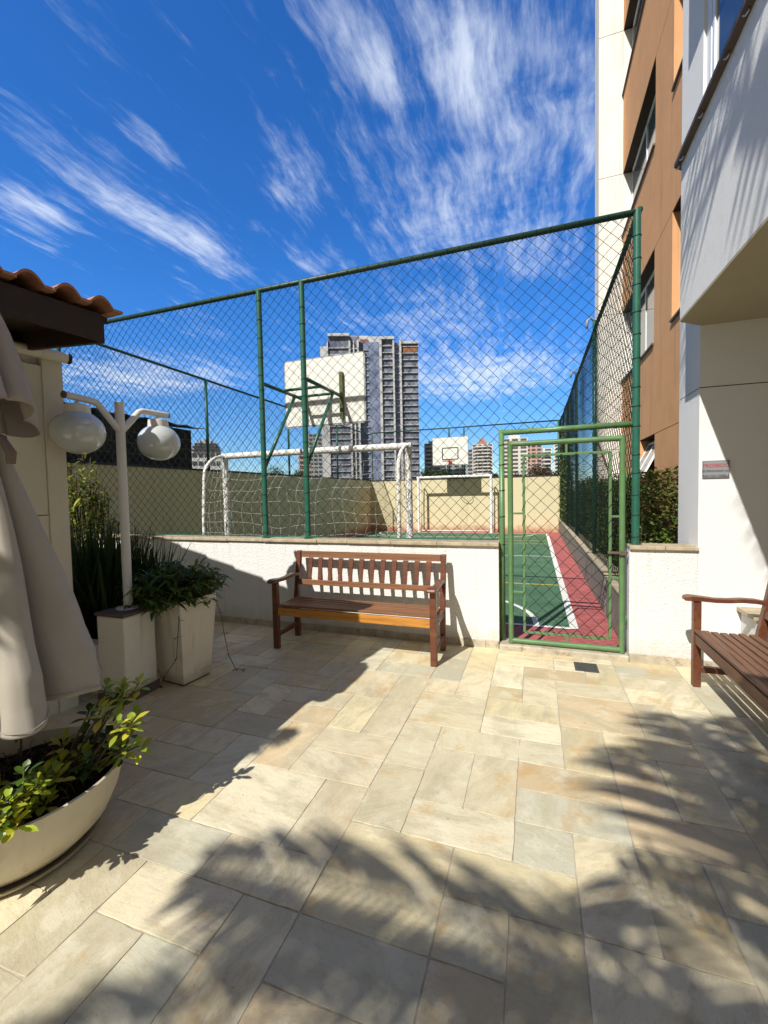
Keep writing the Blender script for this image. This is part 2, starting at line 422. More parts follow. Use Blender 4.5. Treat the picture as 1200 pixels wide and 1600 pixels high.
MT['red_court'] = material('red_court_paint', (.41, .115, .105), .75, .25, var=.38, vscale=5, bump=.003, bscale=160, spots=[(3, .56, .70, (.28, .075, .06), .6), (40, .66, .72, (.5, .25, .22), .5)])
MT['green_court'] = material('green_court_paint', (.075, .160, .085), .75, .25, var=.35, vscale=2.2, bump=.003, bscale=160, spots=[(5, .54, .70, (.12, .20, .12), .7), (1.3, .55, .66, (.045, .11, .055), .6), (30, .64, .70, (.16, .22, .15), .6)])
MT['line_white'] = material('white_line_paint', (.74, .72, .66), .7, .25, var=.15, vscale=12, spots=[(35, .62, .70, (.30, .34, .26), .6)])
MT['line_yellow'] = material('yellow_line_paint', (.58, .50, .10), .7, .25, var=.15, vscale=12)
MT['yellow_wall'] = material('pale_yellow_wall', (.58, .51, .33), .85, .2, bump=.004, bscale=70, extra=stain_extra)
MT['yellow_wall_shaded'] = material('shaded_yellow_wall', (.56, .47, .25), .85, .2, bump=.004, bscale=70, extra=stain_extra)  # yellow wall paint, warmed to offset blue skylight on the shaded side
MT['kerb_grey'] = material('grey_kerb', (.25, .22, .18), .85, .2, var=.25, vscale=5, bump=.004, bscale=60)
MT['coping_dark'] = material('dark_coping', (.035, .035, .030), .8, var=.3)
MT['brick_dark'] = material('dark_hollow_brick', (.04, .03, .025), .9, .1, extra=brick_extra, bump=.01, bscale=20)
MT['shed_roof'] = material('grey_roof_sheet', (.09, .085, .08), .8, var=.3)
MT['peel'] = material('peeling_white_paint', (.78, .76, .71), .55, .35, extra=peel_extra)
MT['white_paint'] = material('white_enamel', (.64, .61, .56), .42, .4, var=.08, vscale=6)
MT['white_far'] = material('white_goal_paint', (.80, .79, .76), .5, .4, var=.08)
MT['net'] = material('goal_net_cord', (.38, .365, .32), .8, .2)
MT['board'] = material('white_board', (.72, .71, .64), .6, .3, var=.08, vscale=4, spots=[(3, .56, .70, (.52, .49, .40), .5), (11, .62, .68, (.42, .39, .32), .45), (34, .67, .71, (.30, .27, .22), .6)])
MT['board_edge'] = material('board_frame_grey', (.30, .31, .31), .5, .4)
MT['black_line'] = material('black_line_paint', (.02, .02, .02), .6)
MT['rim_red'] = material('red_rim', (.45, .05, .03), .45, .4, var=.2)
MT['olive_steel'] = material('olive_painted_steel', (.085, .10, .035), .5, .35, var=.3, vscale=15)
MT['terracotta'] = material('terracotta_tile', (.40, .185, .11), .8, .2, var=.3, vscale=9, bump=.003, bscale=60, spots=[(9, .55, .68, (.20, .08, .05), .6)])
MT['pvc'] = material('cream_pipe', (.62, .57, .46), .45, .4, var=.1)
MT['black'] = material('black_plastic', (.012, .012, .013), .45)
MT['canvas'] = material('beige_canvas', (.43, .385, .32), .85, .15, var=.14, vscale=3, bump=.0015, bscale=420, transl=.10, spots=[(4, .58, .72, (.42, .36, .28), .45)])
MT['canvas_band'] = material('mauve_grey_canvas', (.36, .31, .28), .85, .15, var=.12, vscale=3, bump=.0015, bscale=420)
MT['canvas_dark'] = material('brown_canvas_trim', (.16, .12, .10), .85, .15)
MT['bowl'] = material('cream_fibre_planter', (.60, .53, .39), .5, .35, var=.14, vscale=3, spots=[(6, .54, .70, (.44, .37, .25), .5), (38, .64, .70, (.30, .24, .16), .45)], extra=drip_extra)
MT['plaster'] = material('pedestal_plaster', (.80, .74, .62), .9, .15, bump=.008, bscale=40, extra=drip_extra)
MT['pot'] = material('white_pot', (.76, .69, .56), .55, .3, var=.10, vscale=3, extra=drip_extra)
MT['soil'] = material('dark_soil', (.022, .016, .011), .95, .1, var=.6, vscale=45, bump=.03, bscale=60)
MT['opal'] = material('opal_glass', (.50, .52, .50), .10, .5, coat=.6)
MT['leaf_lime'] = material('lime_leaf', (.2, .3, .05), .38, .45, attr=True, transl=.30)
MT['leaf'] = material('leaf', (.05, .1, .03), .5, .2, attr=True, transl=.22)
MT['leaf_far'] = material('far_leaf', (.05, .1, .03), .6, .3, attr=True, transl=.12)
MT['stem'] = material('brown_stem', (.10, .07, .04), .8, var=.3)
MT['trunk'] = material('palm_trunk', (.20, .17, .13), .85, var=.35, vscale=12, bump=.01, bscale=25)
MT['brown_wall'] = material('ochre_textured_wall', (.68, .36, .175), .9, .15, var=.08, vscale=3, bump=.005, bscale=120, extra=rain_extra)
MT['cream_wall'] = material('cream_tower_wall', (.78, .75, .69), .85, .2, var=.05, vscale=2, bump=.002, bscale=80, extra=rain_extra)
MT['seam'] = material('dark_seam', (.035, .022, .018), .8)
MT['sill'] = material('brown_sill_stone', (.12, .085, .065), .6, var=.25)
MT['glass'] = material('window_glass', (.035, .05, .065), .04, .9)
MT['glass_grey'] = material('grey_window_glass', (.08, .10, .10), .08, .8)
MT['alu_white'] = material('white_window_frame', (.76, .78, .80), .35, .45)
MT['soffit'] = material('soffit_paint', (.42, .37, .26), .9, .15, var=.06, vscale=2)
MT['steel'] = material('steel_hook', (.5, .5, .5), .3, .5, metal=.9)
MT['sign_plate'] = material('grey_sign_plate', (.24, .245, .26), .45, .4, var=.06)
MT['sign_edge'] = material('sign_border', (.12, .12, .13), .5)
MT['sign_red'] = material('sign_red_ink', (.36, .05, .045), .5)
MT['sign_black'] = material('sign_black_ink', (.05, .05, .055), .5)
MT['drain'] = material('drain_iron', (.07, .07, .065), .5, .4, var=.3, vscale=30)
MT['earth'] = material('earth', (.11, .10, .07), .95, .1, var=.4, vscale=.5)

# ------------------------------------------------------------------ ground
g = MB().poly([(-900, -500, -.06), (900, -500, -.06), (900, 1200, -.06), (-900, 1200, -.06)]).build('ground', MT['earth']); tag(g, kind='structure')
WALL_Y = 4.17
def paving():
    x0, dx, y0, dy = -.09, .238, 1.06, .229
    known = [(-6,0,2,1),(-7,1,2,1),(-5,1,2,1),(-6,2,2,2),(-4,2,1,2),(-5,4,2,1),(-3,3,1,2),(-3,5,1,2),(-5,5,2,1),(-5,6,1,2),(-4,6,1,2),(-3,7,2,2),(-4,8,1,2),(-6,8,2,2),
     (-8,8,2,1),(-7,7,2,1),(-7,6,2,1),(-9,7,1,2),(-8,6,1,2),(-8,5,2,1),(-10,5,2,2),(-7,3,1,2),(-6,4,1,2),(-9,3,2,1),(-9,4,2,1),(-8,2,2,1),(-5,-2,1,2),(-6,-2,1,2),(-4,-1,1,2),(-3,0,2,1),(-3,1,2,2),
     (-1,2,2,1),(-1,1,1,1),(-1,-1,1,2),(0,0,1,2),(1,0,2,2),(0,4,2,1),(0,3,1,1),(1,2,1,2),(-2,3,2,1),(-2,4,1,2),(-1,4,1,2),(-2,6,2,1),(0,6,1,1),(0,5,2,1),(-1,7,2,1),(1,6,1,2),(2,7,2,1),(2,5,1,2),(3,5,1,2),(2,4,2,1),(2,2,1,2),
     (3,3,2,1),(4,6,2,2),(1,8,2,2),(3,8,1,2),(-1,12,2,1),(-1,10,1,2),(0,11,2,1),(2,11,1,2),(1,12,1,1),(2,13,1,1),(-2,9,1,2),(-3,9,1,1),(0,9,1,2),(-3,10,1,2),(-2,11,1,2),(1,10,2,1),(3,10,2,1),(3,12,2,1),(4,8,1,2),(5,8,1,2)]
    cells = {}; stones = []
    I0, I1, J0, J1 = -26, 14, -20, 13
    def free(i, j, w, h): return all(I0 <= a <= I1 and J0 <= b <= J1 and (a, b) not in cells for a in range(i, i+w) for b in range(j, j+h))
    def put(i, j, w, h):
        for a in range(i, i+w):
            for b in range(j, j+h): cells[(a, b)] = 1
        stones.append((i, j, w, h))
    for k in known:
        if free(*k): put(*k)
    rnd = random.Random(21)
    for j in range(J0, J1+1):
        for i in range(I0, I1+1):
            if (i, j) in cells: continue
            opt = [(2, 1), (1, 2), (2, 1), (1, 2), (2, 2), (1, 1)]; rnd.shuffle(opt); opt.sort(key=lambda q: q == (1, 1))
            for w, h in opt:
                if free(i, j, w, h): put(i, j, w, h); break
    mb = MB()
    pal = [(.61,.53,.35),(.60,.51,.31),(.64,.57,.40),(.58,.48,.29),(.57,.51,.36),(.51,.48,.36),(.62,.53,.35),(.56,.46,.27),(.61,.52,.35),(.50,.47,.35),(.63,.55,.38),(.59,.46,.28),(.60,.53,.36)]
    gp = .0018
    for (i, j, w, h) in stones:
        xa, xb = x0+dx*i+gp, x0+dx*(i+w)-gp; ya, yb = y0+dy*j+gp, y0+dy*(j+h)-gp
        if j+h == J1+1: yb = WALL_Y-.012
        if ya > WALL_Y: continue
        c = rnd.choice(pal); v = rnd.uniform(.82, 1.15); c = tuple(q*v for q in c)
        ang = rnd.choice([0, 0, math.pi/2, math.pi/2, .5, -.4, 1.2])+rnd.uniform(-.15, .15); ou, ov = rnd.uniform(0, 60), rnd.uniform(0, 60)
        pts = []
        for (p, q) in (((xa, ya), (xb, ya)), ((xb, ya), (xb, yb)), ((xb, yb), (xa, yb)), ((xa, yb), (xa, ya))):
            L = math.hypot(q[0]-p[0], q[1]-p[1]); k = max(3, int(L/.045)); bow = rnd.uniform(-.0022, .0022)
            for m_ in range(k):
                f = m_/k; off = 0 if m_ == 0 else rnd.uniform(-.0011, .0011)+bow*math.sin(math.pi*f)-(.004 if rnd.random() < .03 else 0)
                ins = .0022 if m_ == 0 else 0
                nx, ny = -(q[1]-p[1])/L, (q[0]-p[0])/L
                pts.append((p[0]+(q[0]-p[0])*f+nx*(-off+ins)+(q[0]-p[0])/L*ins, p[1]+(q[1]-p[1])*f+ny*(-off+ins)+(q[1]-p[1])/L*ins))
        tx, ty, tz = rnd.uniform(-.004, .004), rnd.uniform(-.004, .004), rnd.uniform(-.0012, .0012)
        top = [(x, y, tz+tx*(x-xa)+ty*(y-ya)) for (x, y) in pts]
        bot = [(x, y, -.03) for x, y in pts]
        def uvf(p): return (ou+(p[0]-xa)*math.cos(ang)+(p[1]-ya)*math.sin(ang), ov-(p[0]-xa)*math.sin(ang)+(p[1]-ya)*math.cos(ang))
        n_ = len(pts); k = mb.add(bot+top)
        mb.face([k+n_+a for a in range(n_)], c, [uvf(p) for p in top])
        for a in range(n_):
            b = (a+1) % n_; mb.face([k+a, k+b, k+n_+b, k+n_+a], c, [uvf(q) for q in (pts[a], pts[b], pts[b], pts[a])])
    o = mb.build('patio_paving', MT['paver']); tag(o, kind='structure')
    md = o.modifiers.new('worn_edges', 'BEVEL'); md.width = .0018; md.segments = 2; md.limit_method = 'ANGLE'
    tag(MB().poly([(-6.3, -3.6, -.003), (3.7, -3.6, -.003), (3.7, WALL_Y, -.003), (-6.3, WALL_Y, -.003)]).build('patio_grout', MT['grout']), kind='structure')
paving()
# court
def flat(name, m, x0, x1, y0, y1, z): tag(MB().poly([(x0, y0, z), (x1, y0, z), (x1, y1, z), (x0, y1, z)]).build(name, m), kind='structure')
flat('court_apron', MT['red_court'], -6.3, .79, 4.36, 16.4, -.004)
flat('court_surface', MT['green_court'], -6.02, .40, 5.02, 15.78, .000)
lines = MB(); yl = MB()
def strip(mb, x0, x1, y0, y1, z=.004): mb.poly([(x0, y0, z), (x1, y0, z), (x1, y1, z), (x0, y1, z)])
strip(lines, .355, .440, 4.97, 15.80); strip(lines, -6.06, -5.98, 4.97, 15.80); strip(lines, -5.98, .355, 4.955, 5.02); strip(lines, -5.98, .355, 15.74, 15.80)
strip(lines, -5.98, .355, 10.33, 10.375)
def arc(mb, cx, cy, r, a0, a1, w, z=.0042, n=24):
    for k in range(n):
        A, B = rad(a0+(a1-a0)*k/n), rad(a0+(a1-a0)*(k+1)/n)
        mb.poly([(cx+(r-w)*math.cos(A), cy+(r-w)*math.sin(A), z), (cx+(r+w)*math.cos(A), cy+(r+w)*math.sin(A), z), (cx+(r+w)*math.cos(B), cy+(r+w)*math.sin(B), z), (cx+(r-w)*math.cos(B), cy+(r-w)*math.sin(B), z)])
arc(lines, -1.41, 5.02, 1.42, 0, 90, .03); arc(lines, -4.2, 5.02, 1.42, 90, 180, .03); strip(lines, -4.2, -1.41, 6.41, 6.47)
arc(lines, -1.41, 15.74, 1.42, 270, 360, .03); arc(lines, -4.2, 15.74, 1.42, 180, 270, .03); strip(lines, -4.2, -1.41, 14.29, 14.35)
strip(yl, -5.98, .355, 7.20, 7.25); strip(yl, -5.98, .355, 13.5, 13.55); strip(yl, -5.98, .355, 12.75, 12.79)
tag(lines.build('court_line_markings', MT['line_white']), kind='structure'); tag(yl.build('court_yellow_markings', MT['line_yellow']), kind='structure')

# ------------------------------------------------------------------ walls
def garden_wall(name, label, x0, x1, joints):
    t = thing(name, label, 'wall', ((x0+x1)/2, 4.27, 0))
    MB().box(x0, x1, WALL_Y, 4.36, -.05, .978).build('wall', MT['stucco'], t)
    cp = MB(); xs = [x0-.004]+joints+[x1+.006]
    for a, b in zip(xs, xs[1:]):
        dz = random.uniform(-.002, .002); cp.box(a+.0015, b-.0015, 4.142+random.uniform(-.003, .003), 4.388, .979, 1.012+dz)
    cp.build('coping', MT['capstone'], t, bevel=.005)
    sk = MB(); x = x0
    while x < x1-.02:
        b = min(x1-.003, x+random.uniform(.30, .55)); sk.box(x+.001, b-.001, 4.155, WALL_Y-.001, -.004, .072+random.uniform(-.004, .004)); x = b
    sk.build('skirting', MT['skirting'], t, bevel=.003)
    return t
garden_wall('garden_wall', 'low white rendered wall with stone coping behind the slatted bench, left of the green gate', -6.3, -.325, [-5.9, -5.4, -4.9, -4.4, -3.92, -3.42, -2.93, -2.24, -1.88, -1.39, -.91])
garden_wall('garden_wall', 'short low white wall with stone coping between green gate and tall building', .768, 1.262, [1.03])
sl = MB().box(-.322, .765, 4.13, 4.36, -.03, .055).build('stone_threshold', MT['skirting'], bevel=.012)
tag(sl, 'low worn stone threshold under the green gate', 'step')
# court perimeter walls
t = thing('court_wall', 'long shaded olive side wall of the sports court carrying a mesh fence', 'wall', (-6.4, 10, 0))
MB().box(-6.52, -6.302, 4.40, 16.62, -.05, 2.03).build('wall', MT['yellow_wall_shaded'], t); MB().box(-6.54, -6.285, 4.40, 16.64, 2.032, 2.065).build('coping', MT['coping_dark'], t)
jm = MB()
for y in (7.0, 11.2): jm.box(-6.301, -6.296, y, y+.02, 0, 2.02)
jm.build('movement_joint', MT['seam'], t)
t = thing('court_wall', 'sunlit pale yellow end wall behind the far goal', 'wall', (-2.7, 16.5, 0))
MB().box(-6.30, .95, 16.402, 16.60, -.05, 2.00).build('wall', MT['yellow_wall'], t); MB().box(-6.28, .97, 16.385, 16.62, 2.002, 2.04).build('coping', MT['coping_dark'], t)
t = thing('kerb_wall', 'low grey retaining kerb along the red edge of the court', 'wall', (.9, 10, 0))
kb = MB().box(.792, .96, 5.72, 16.38, -.05, .47).box(.80, .96, 4.40, 5.715, -.05, .43)
kb.build('wall', MT['kerb_grey'], t); MB().box(.775, .98, 5.705, 16.38, .472, .505).box(.79, .98, 4.40, 5.70, .432, .46).build('coping', MT['capstone'], t, bevel=.004)

# ------------------------------------------------------------------ fences
def chainlink(mb, o, ux, W, z0, z1, cell=.120, r=.0034, nrm=(0, 1, 0), sag=.02, seed=0, n=3):
    """woven wire: zigzag wires running up, each touching the next"""
    o = Vector(o); ux = Vector(ux).normalized(); nrm = Vector(nrm); K = int(W/cell*2.0)-1; step = cell/2
    S = int((z1-z0)/step); z0_ = z0
    for k in range(K+1):
        pts = []
        for s in range(S+1):
            a = (k+1)*cell/2+(cell/4 if (s+k) % 2 else -cell/4)*1.04
            z = z0_+s*(z1-z0_)/S
            q = mnoise.noise(Vector((a*.9+seed, z*.9, seed*3.1))); q2 = mnoise.noise(Vector((a*1.1+seed*7, z*1.1, 5.5))); q3 = mnoise.noise(Vector((a*3.1+seed*7, z*3.1, 9.5)))
            a2 = max(0, min(W, a+q*sag*1.3+q3*.006)); 
            edge = 1.0-max(0.0, 1-(z1-z)/.25)-max(0.0, 1-(z-z0_)/.15)
            zz = z+q2*sag*1.4*edge
            side = .0025 if (s+k) % 2 else -.0025
            pts.append(o+ux*a2+Vector((0, 0, zz))+nrm*(q*sag*.8+side))
        mb.tube(pts, r, n, cap=False, nrm=tuple(nrm))
def ties(mb, x, y, z0, z1, r, step=.22):
    z = z0+.08
    while z < z1-.05:
        dz = random.uniform(-.01, .01)
        ring = [(x+r*math.cos(a), y+r*math.sin(a), z+dz+.004*math.sin(a+k)) for k, a in enumerate([2*math.pi*j/10 for j in range(11)])]
        MB().tube(ring, .0032, 4, cap=False).build('tie_wire', MT['wire_dark'], mb); z += step*random.uniform(.8, 1.2)
FY = 4.27
def near_fence():
    t = thing('court_fence', 'tall green wire mesh fence on the low white wall beside the patio', 'fence', (-2.7, FY, 1.01))
    MB().tube([(-6.3, FY, 3.845), (-3, FY, 3.84), (.83, FY, 3.845)], .027, 12).build('top_rail', MT['dark_green'], t, smooth=True)
    for x in (-6.28, -2.965, -2.41, .832):
        p = MB().tube([(x, FY, 1.013), (x, FY, 1.9), (x, FY, 2.8), (x, FY, 3.86)], .031, 14).tube([(x, FY, 1.013), (x, FY, 1.019)], .05, 14).build('post', MT['post_green'], t, smooth=True, auto=40)
        ties(p, x, FY, 1.0, 3.84, .0335, .2)
    MB().tube([(-.3, FY, 2.055), (.80, FY, 2.06)], .026, 12).build('gate_lintel', MT['gate_green'], t, smooth=True)
    p = MB().tube([(-.297, FY, .056), (-.297, FY, 2.083)], .026, 12).build('gate_post', MT['gate_green'], t, smooth=True)
    ties(p, -.297, FY, .9, 2.05, .0285, .24)
    m = MB()
    chainlink(m, (-6.28, FY, 0), (1, 0, 0), 5.97, 1.04, 3.83, seed=1)
    chainlink(m, (-.30, FY, 0), (1, 0, 0), 1.12, 2.07, 3.83, seed=4)
    rr = random.Random(5)
    for k in range(60):           # loose lacing along the rail
        x = -6.2+k*.117; m.tube([(x, FY-.03, 3.80+rr.uniform(-.02, .02)), (x+.03, FY-.032, 3.85), (x+.06, FY+.03, 3.855), (x+.10, FY, 3.79)], .002, 3, cap=False)
    pts = [(-.28+1.09*k/40, FY+.028*math.sin(k*1.9), 2.055+.029*math.cos(k*1.9)) for k in range(41)]
    m.tube(pts, .003, 4, cap=False)
    m.build('wire_mesh', MT['mesh_green'], t, smooth=True)
    m = MB().tube([(-6.2, FY-.034, 1.035), (-3, FY-.036, 1.03), (-.33, FY-.034, 1.035)], .006, 5)
    m.build('tension_cord', MT['post_green'], t)
near_fence()
def side_fence(name, label, ptA, ptB, z0, z1, posts, seed, mname='mesh_green', brackets=(), r=.0036, prail=.024):
    A, B = Vector(ptA), Vector(ptB); d = (B-A); L = d.length; d.normalize(); nrm = Vector((-d.y, d.x, 0))
    t = thing(name, label, 'fence', (A.x, A.y, z0))
    MB().tube([A+Vector((0, 0, z1)), B+Vector((0, 0, z1))], prail, 10).build('top_rail', MT['dark_green'], t, smooth=True)
    for i, s in enumerate(posts):
        p = A+d*s; top = z1+.01+(.13 if i in brackets else 0)
        po = MB().tube([p+Vector((0, 0, z0)), p+Vector((0, 0, top))], .03, 10).build('post', MT['post_green'], t, smooth=True)
        if i in brackets:
            MB().tube([p+Vector((0, 0, top-.02)), p+Vector((-.05, 0, top+.05)), p+Vector((-.10, .0, top+.02)), p+Vector((-.11, 0, top-.10))], .018, 8).tube([p+Vector((.02, 0, top-.06)), p+Vector((.06, -.02, top+.08))], .016, 8).build('lamp_bracket', MT['board_edge'], po, smooth=True)
    m = MB(); chainlink(m, A+nrm*.03, d, L, z0+.02, z1, seed=seed, nrm=tuple(nrm), r=r); m.build('wire_mesh', MT[mname], t, smooth=True)
    return t
side_fence('court_fence', 'green wire mesh fence standing on the shaded side wall of the court', (-6.40, 4.30, 0), (-6.40, 16.5, 0), 2.067, 3.915, [2.97, 6.1, 9.2], 11)
side_fence('court_fence', 'green wire mesh fence above the yellow end wall behind the far backboard', (-6.3, 16.5, 0), (.88, 16.5, 0), 2.042, 3.96, [0.05, 3.21, 3.78, 7.1], 13)
side_fence('court_fence', 'tall green wire mesh fence on the grey kerb beside the hedge', (.868, 4.34, 0), (.868, 16.5, 0), .508, 3.905, [2.97, 6.0, 9.05, 12.1], 17, brackets=(0, 1), r=.0036)

# ------------------------------------------------------------------ gate
def gate():
    t = thing('mesh_gate', 'closed light green tubular gate with wire mesh onto the sports court', 'gate', (.25, 4.2, .06)); Y = 4.195
    x0, x1, z0, z1 = -.215, .716, .085, 1.935
    f = MB(); 
    def rect(mb, a, b, c, d, r, y, n=12):
        mb.tube([(a, y, c), (b, y, c)], r, n).tube([(a, y, d), (b, y, d)], r, n).tube([(a, y, c-r), (a, y, d+r)], r, n).tube([(b, y, c-r), (b, y, d+r)], r, n)
    rect(f, x0, x1, z0, z1, .0245, Y); f.build('outer_frame', MT['gate_green'], t, smooth=True, auto=40)
    a, b, c, d = -.095, .622, .175, 1.822
    g_ = MB()
    for p, q in (((a, c), (b, c)), ((a, d), (b, d)), ((a, c), (a, d)), ((b, c), (b, d))): g_.beam((p[0], Y, p[1]), (q[0], Y, q[1]), .022, .022, up=(0, 1, 0))
    for p, q in (((x0, 1.29), (a, 1.29)), ((b, 1.26), (x1, 1.26)), ((b, .72), (x1, .72)), ((.27, d), (.27, z1)), ((.27, z0), (.27, c)), ((x0, .55), (a, .55))): g_.beam((p[0], Y, p[1]), (q[0], Y, q[1]), .018, .018, up=(0, 1, 0))
    g_.build('inner_frame', MT['gate_green'], t, bevel=.002)
    m = MB(); chainlink(m, (a+.005, Y-.012, 0), (1, 0, 0), b-a-.01, c, d, cell=.118, seed=23, sag=.012)
    for k, (p, q) in enumerate((((a, c), (a, d)), ((b, c), (b, d)), ((a, c), (b, c)))):
        pts = []
        for s in range(60):
            u = s/59; w = s*1.3
            if p[0] == q[0]: pts.append((p[0]+.017*math.cos(w), Y+.017*math.sin(w), p[1]+(q[1]-p[1])*u))
            else: pts.append((p[0]+(q[0]-p[0])*u, Y+.017*math.cos(w), p[1]+.017*math.sin(w)))
        m.tube(pts, .0028, 4, cap=False)
    m.build('wire_mesh', MT['mesh_gate'], t, smooth=True)
    MB().box(.60, .755, Y-.035, Y-.015, .935, .955).box(.69, .745, Y-.045, Y-.01, .925, .965).build('latch', MT['sill'], t, bevel=.003)
    for z in (.35, 1.6): MB().tube([(x1+.028, Y+.02, z-.04), (x1+.028, Y+.02, z+.04)], .012, 8).build('hinge', MT['gate_green'], t, smooth=True)
gate()

# ------------------------------------------------------------------ goals and backboards
def goal(t, sgn, mat, net, r=.042):
    """goal mouth in local y = 0, net falling to local y = -sgn side"""
    w, H = 1.34, 2.06
    for x in (-w, w):
        MB().tube([(x, 0, 0), (x, 0, H)], r, 14).build('post', mat, t, smooth=True, local=True, auto=40)
        pts = [(x, -.0, H)]+[(x, -.42*math.sin(k*math.pi/12)*1.0, H-.30*(1-math.cos(k*math.pi/12))) for k in range(1, 7)]+[(x*1.005, -.45, 1.2), (x*1.005, -.47, 0)]
        MB().tube(pts, .022, 10).build('stanchion', mat, t, smooth=True, local=True)
    MB().tube([(-w-r, 0, H), (0, 0, H+.006), (w+r, 0, H)], r, 14).build('crossbar', mat, t, smooth=True, local=True, auto=40)
    MB().tube([(-w, -.47, .03), (w, -.47, .03)], .018, 8).build('ground_bar', mat, t, smooth=True, local=True)
    if net:
        m = MB()
        def P(u, v, k=0):       # back panel: u across 0..1, v up 0..1
            x = -w+2*w*u; z = .03+1.86*v
            a = mnoise.noise(Vector((u*5, v*4, 1.7))); b = mnoise.noise(Vector((u*6+9, v*5, 4.2))); c = mnoise.noise(Vector((u*9+3, v*7, 8.2)))
            y = -.47+.03*(1-v)-.10*a-.02
            if v > .8: y += (v-.8)*1.7
            return (x+.06*b+.03*c, y, z+.07*a+.03*c-.05*math.sin(math.pi*u)*v)
        NU, NV = 21, 13
        for i in range(NU+1): m.tube([P(i/NU, s/30) for s in range(31)], .0019, 3, cap=False)
        for j in range(NV+1): m.tube([P(s/60, j/NV) for s in range(61)], .0019, 3, cap=False)
        for x, sg in ((-w, -1), (w, 1)):
            def Q(u, v):
                a = mnoise.noise(Vector((u*5+sg*3, v*6, 2.7)))
                return (x+sg*.01+.05*a, -.47*u*(1 if v < .75 else 1-(v-.75)*2.2), .03+1.95*v+.04*a)
            for i in range(5): m.tube([Q(i/4, s/24) for s in range(25)], .0019, 3, cap=False)
            for j in range(NV+1): m.tube([Q(s/8, j/NV) for s in range(9)], .0019, 3, cap=False)
            rr = random.Random(3+sg)
            for k in range(14):    # net bunched and lashed on the post
                z = .1+.13*k; m.tube([(x+rr.uniform(-.05, .05), -.03+rr.uniform(-.05, .05), z), (x+rr.uniform(-.07, .07), -.10+rr.uniform(-.05, .05), z+.12), (x+rr.uniform(-.05, .05), -.05, z+.27)], .004, 3, cap=False)
        m.build('net', MT['net'], t, local=True)
t = thing('goal', 'white futsal goal with peeling paint and string net just behind the mesh fence', 'goal', (-2.77, 5.0, .004)); goal(t, 1, MT['peel'], True)
t = thing('goal', 'clean white goal without a net in front of the yellow end wall', 'goal', (-2.81, 15.78, .004), math.pi); goal(t, 1, MT['white_far'], False, .045)

def backboard(name, label, near):
    # local frame: the board's playing face looks to +y, posts at y = 0
    t = thing(name, label, 'backboard', (-2.69, FY, 1.9) if near else (-2.79, 16.5, 1.9), 0 if near else math.pi)
    X = .278; Z = -1.9; D = 1.02; ctr = 0 if near else .07
    b = MB().box(-.59+ctr, .59+ctr, D, D+.03, 2.455+Z, 3.345+Z) if near else MB().box(-.63+ctr, .63+ctr, D, D+.03, 2.49+Z, 3.46+Z)
    bo = b.build('board', MT['board'], t, local=True, bevel=.004)
    x0, x1, z0, z1 = (-.59, .59, 2.455, 3.345) if near else (-.63+ctr, .63+ctr, 2.49, 3.46)
    e = MB()
    for p, q in (((x0, z0), (x1, z0)), ((x0, z1), (x1, z1)), ((x0, z0), (x0, z1)), ((x1, z0), (x1, z1))): e.beam((p[0], D+.015, p[1]+Z), (q[0], D+.015, q[1]+Z), .036, .016, up=(0, 1, 0))
    e.build('edge_frame', MT['board_edge'], bo, local=True)
    m = MB()
    for (p, q) in (((-.28, 2.68), (.28, 2.68)), ((-.28, 3.09), (.28, 3.09)), ((-.28, 2.68), (-.28, 3.09)), ((.28, 2.68), (.28, 3.09))):
        m.beam((p[0]+ctr, D+.0325, p[1]+Z), (q[0]+ctr, D+.0325, q[1]+Z), .004, .035, up=(0, 0, 1) if p[1] == q[1] else (1, 0, 0))
    m.build('target_square', MT['black_line'], bo, local=True)
    for x in (-X, X):
        MB().tube([(x, .0, 2.80+Z), (x, D-.03, 2.80+Z)], .022, 10).build('arm', MT['post_green'], t, local=True, smooth=True)
        MB().tube([(x, .0, 1.80+Z), (x, D*.72, 2.79+Z)], .021, 10).build('brace', MT['post_green'], t, local=True, smooth=True)
        MB().beam((x, D-.025, 2.50+Z), (x, D-.025, 3.12+Z), .05, .045, up=(0, 1, 0)).build('upright', MT['olive_steel'], t, local=True, bevel=.004)
    for y in (.42, .80): MB().tube([(-X, y, 2.80+Z), (X, y, 2.80+Z)], .018, 8).build('crossbar', MT['post_green'], t, local=True, smooth=True)
    ring = [(ctr+.225*math.cos(a), D+.32+.225*math.sin(a), 2.60+Z) for a in [2*math.pi*k/28 for k in range(29)]]
    h = MB().tube(ring, .010, 8, cap=False).box(ctr-.06, ctr+.06, D+.031, D+.045, 2.50+Z, 2.64+Z).tube([(ctr-.04, D+.04, 2.60+Z), (ctr-.04, D+.12, 2.60+Z)], .009, 6).tube([(ctr+.04, D+.04, 2.60+Z), (ctr+.04, D+.12, 2.60+Z)], .009, 6)
    h.build('hoop', MT['rim_red'], t, local=True, smooth=True, auto=40)
    m = MB()
    for k in range(12):
        a = 2*math.pi*k/12; m.tube([(ctr+.225*math.cos(a), D+.32+.225*math.sin(a), 2.60+Z), (ctr+.16*math.cos(a+.3), D+.32+.16*math.sin(a+.3), 2.42+Z), (ctr+.13*math.cos(a), D+.32+.13*math.sin(a), 2.30+Z)] if near else
               [(ctr+.225*math.cos(a), D+.32+.225*math.sin(a), 2.60+Z), (ctr+.05*math.cos(a+.6), D+.32+.05*math.sin(a+.6), 2.597+Z)], .003, 3, cap=False)
    m.build('hoop_cords', MT['net'], t, local=True)
backboard('basketball_backboard', 'back of the near basketball backboard carried on green brackets from the fence posts', True)
backboard('basketball_backboard', 'far white basketball backboard with black square and red rim', False)

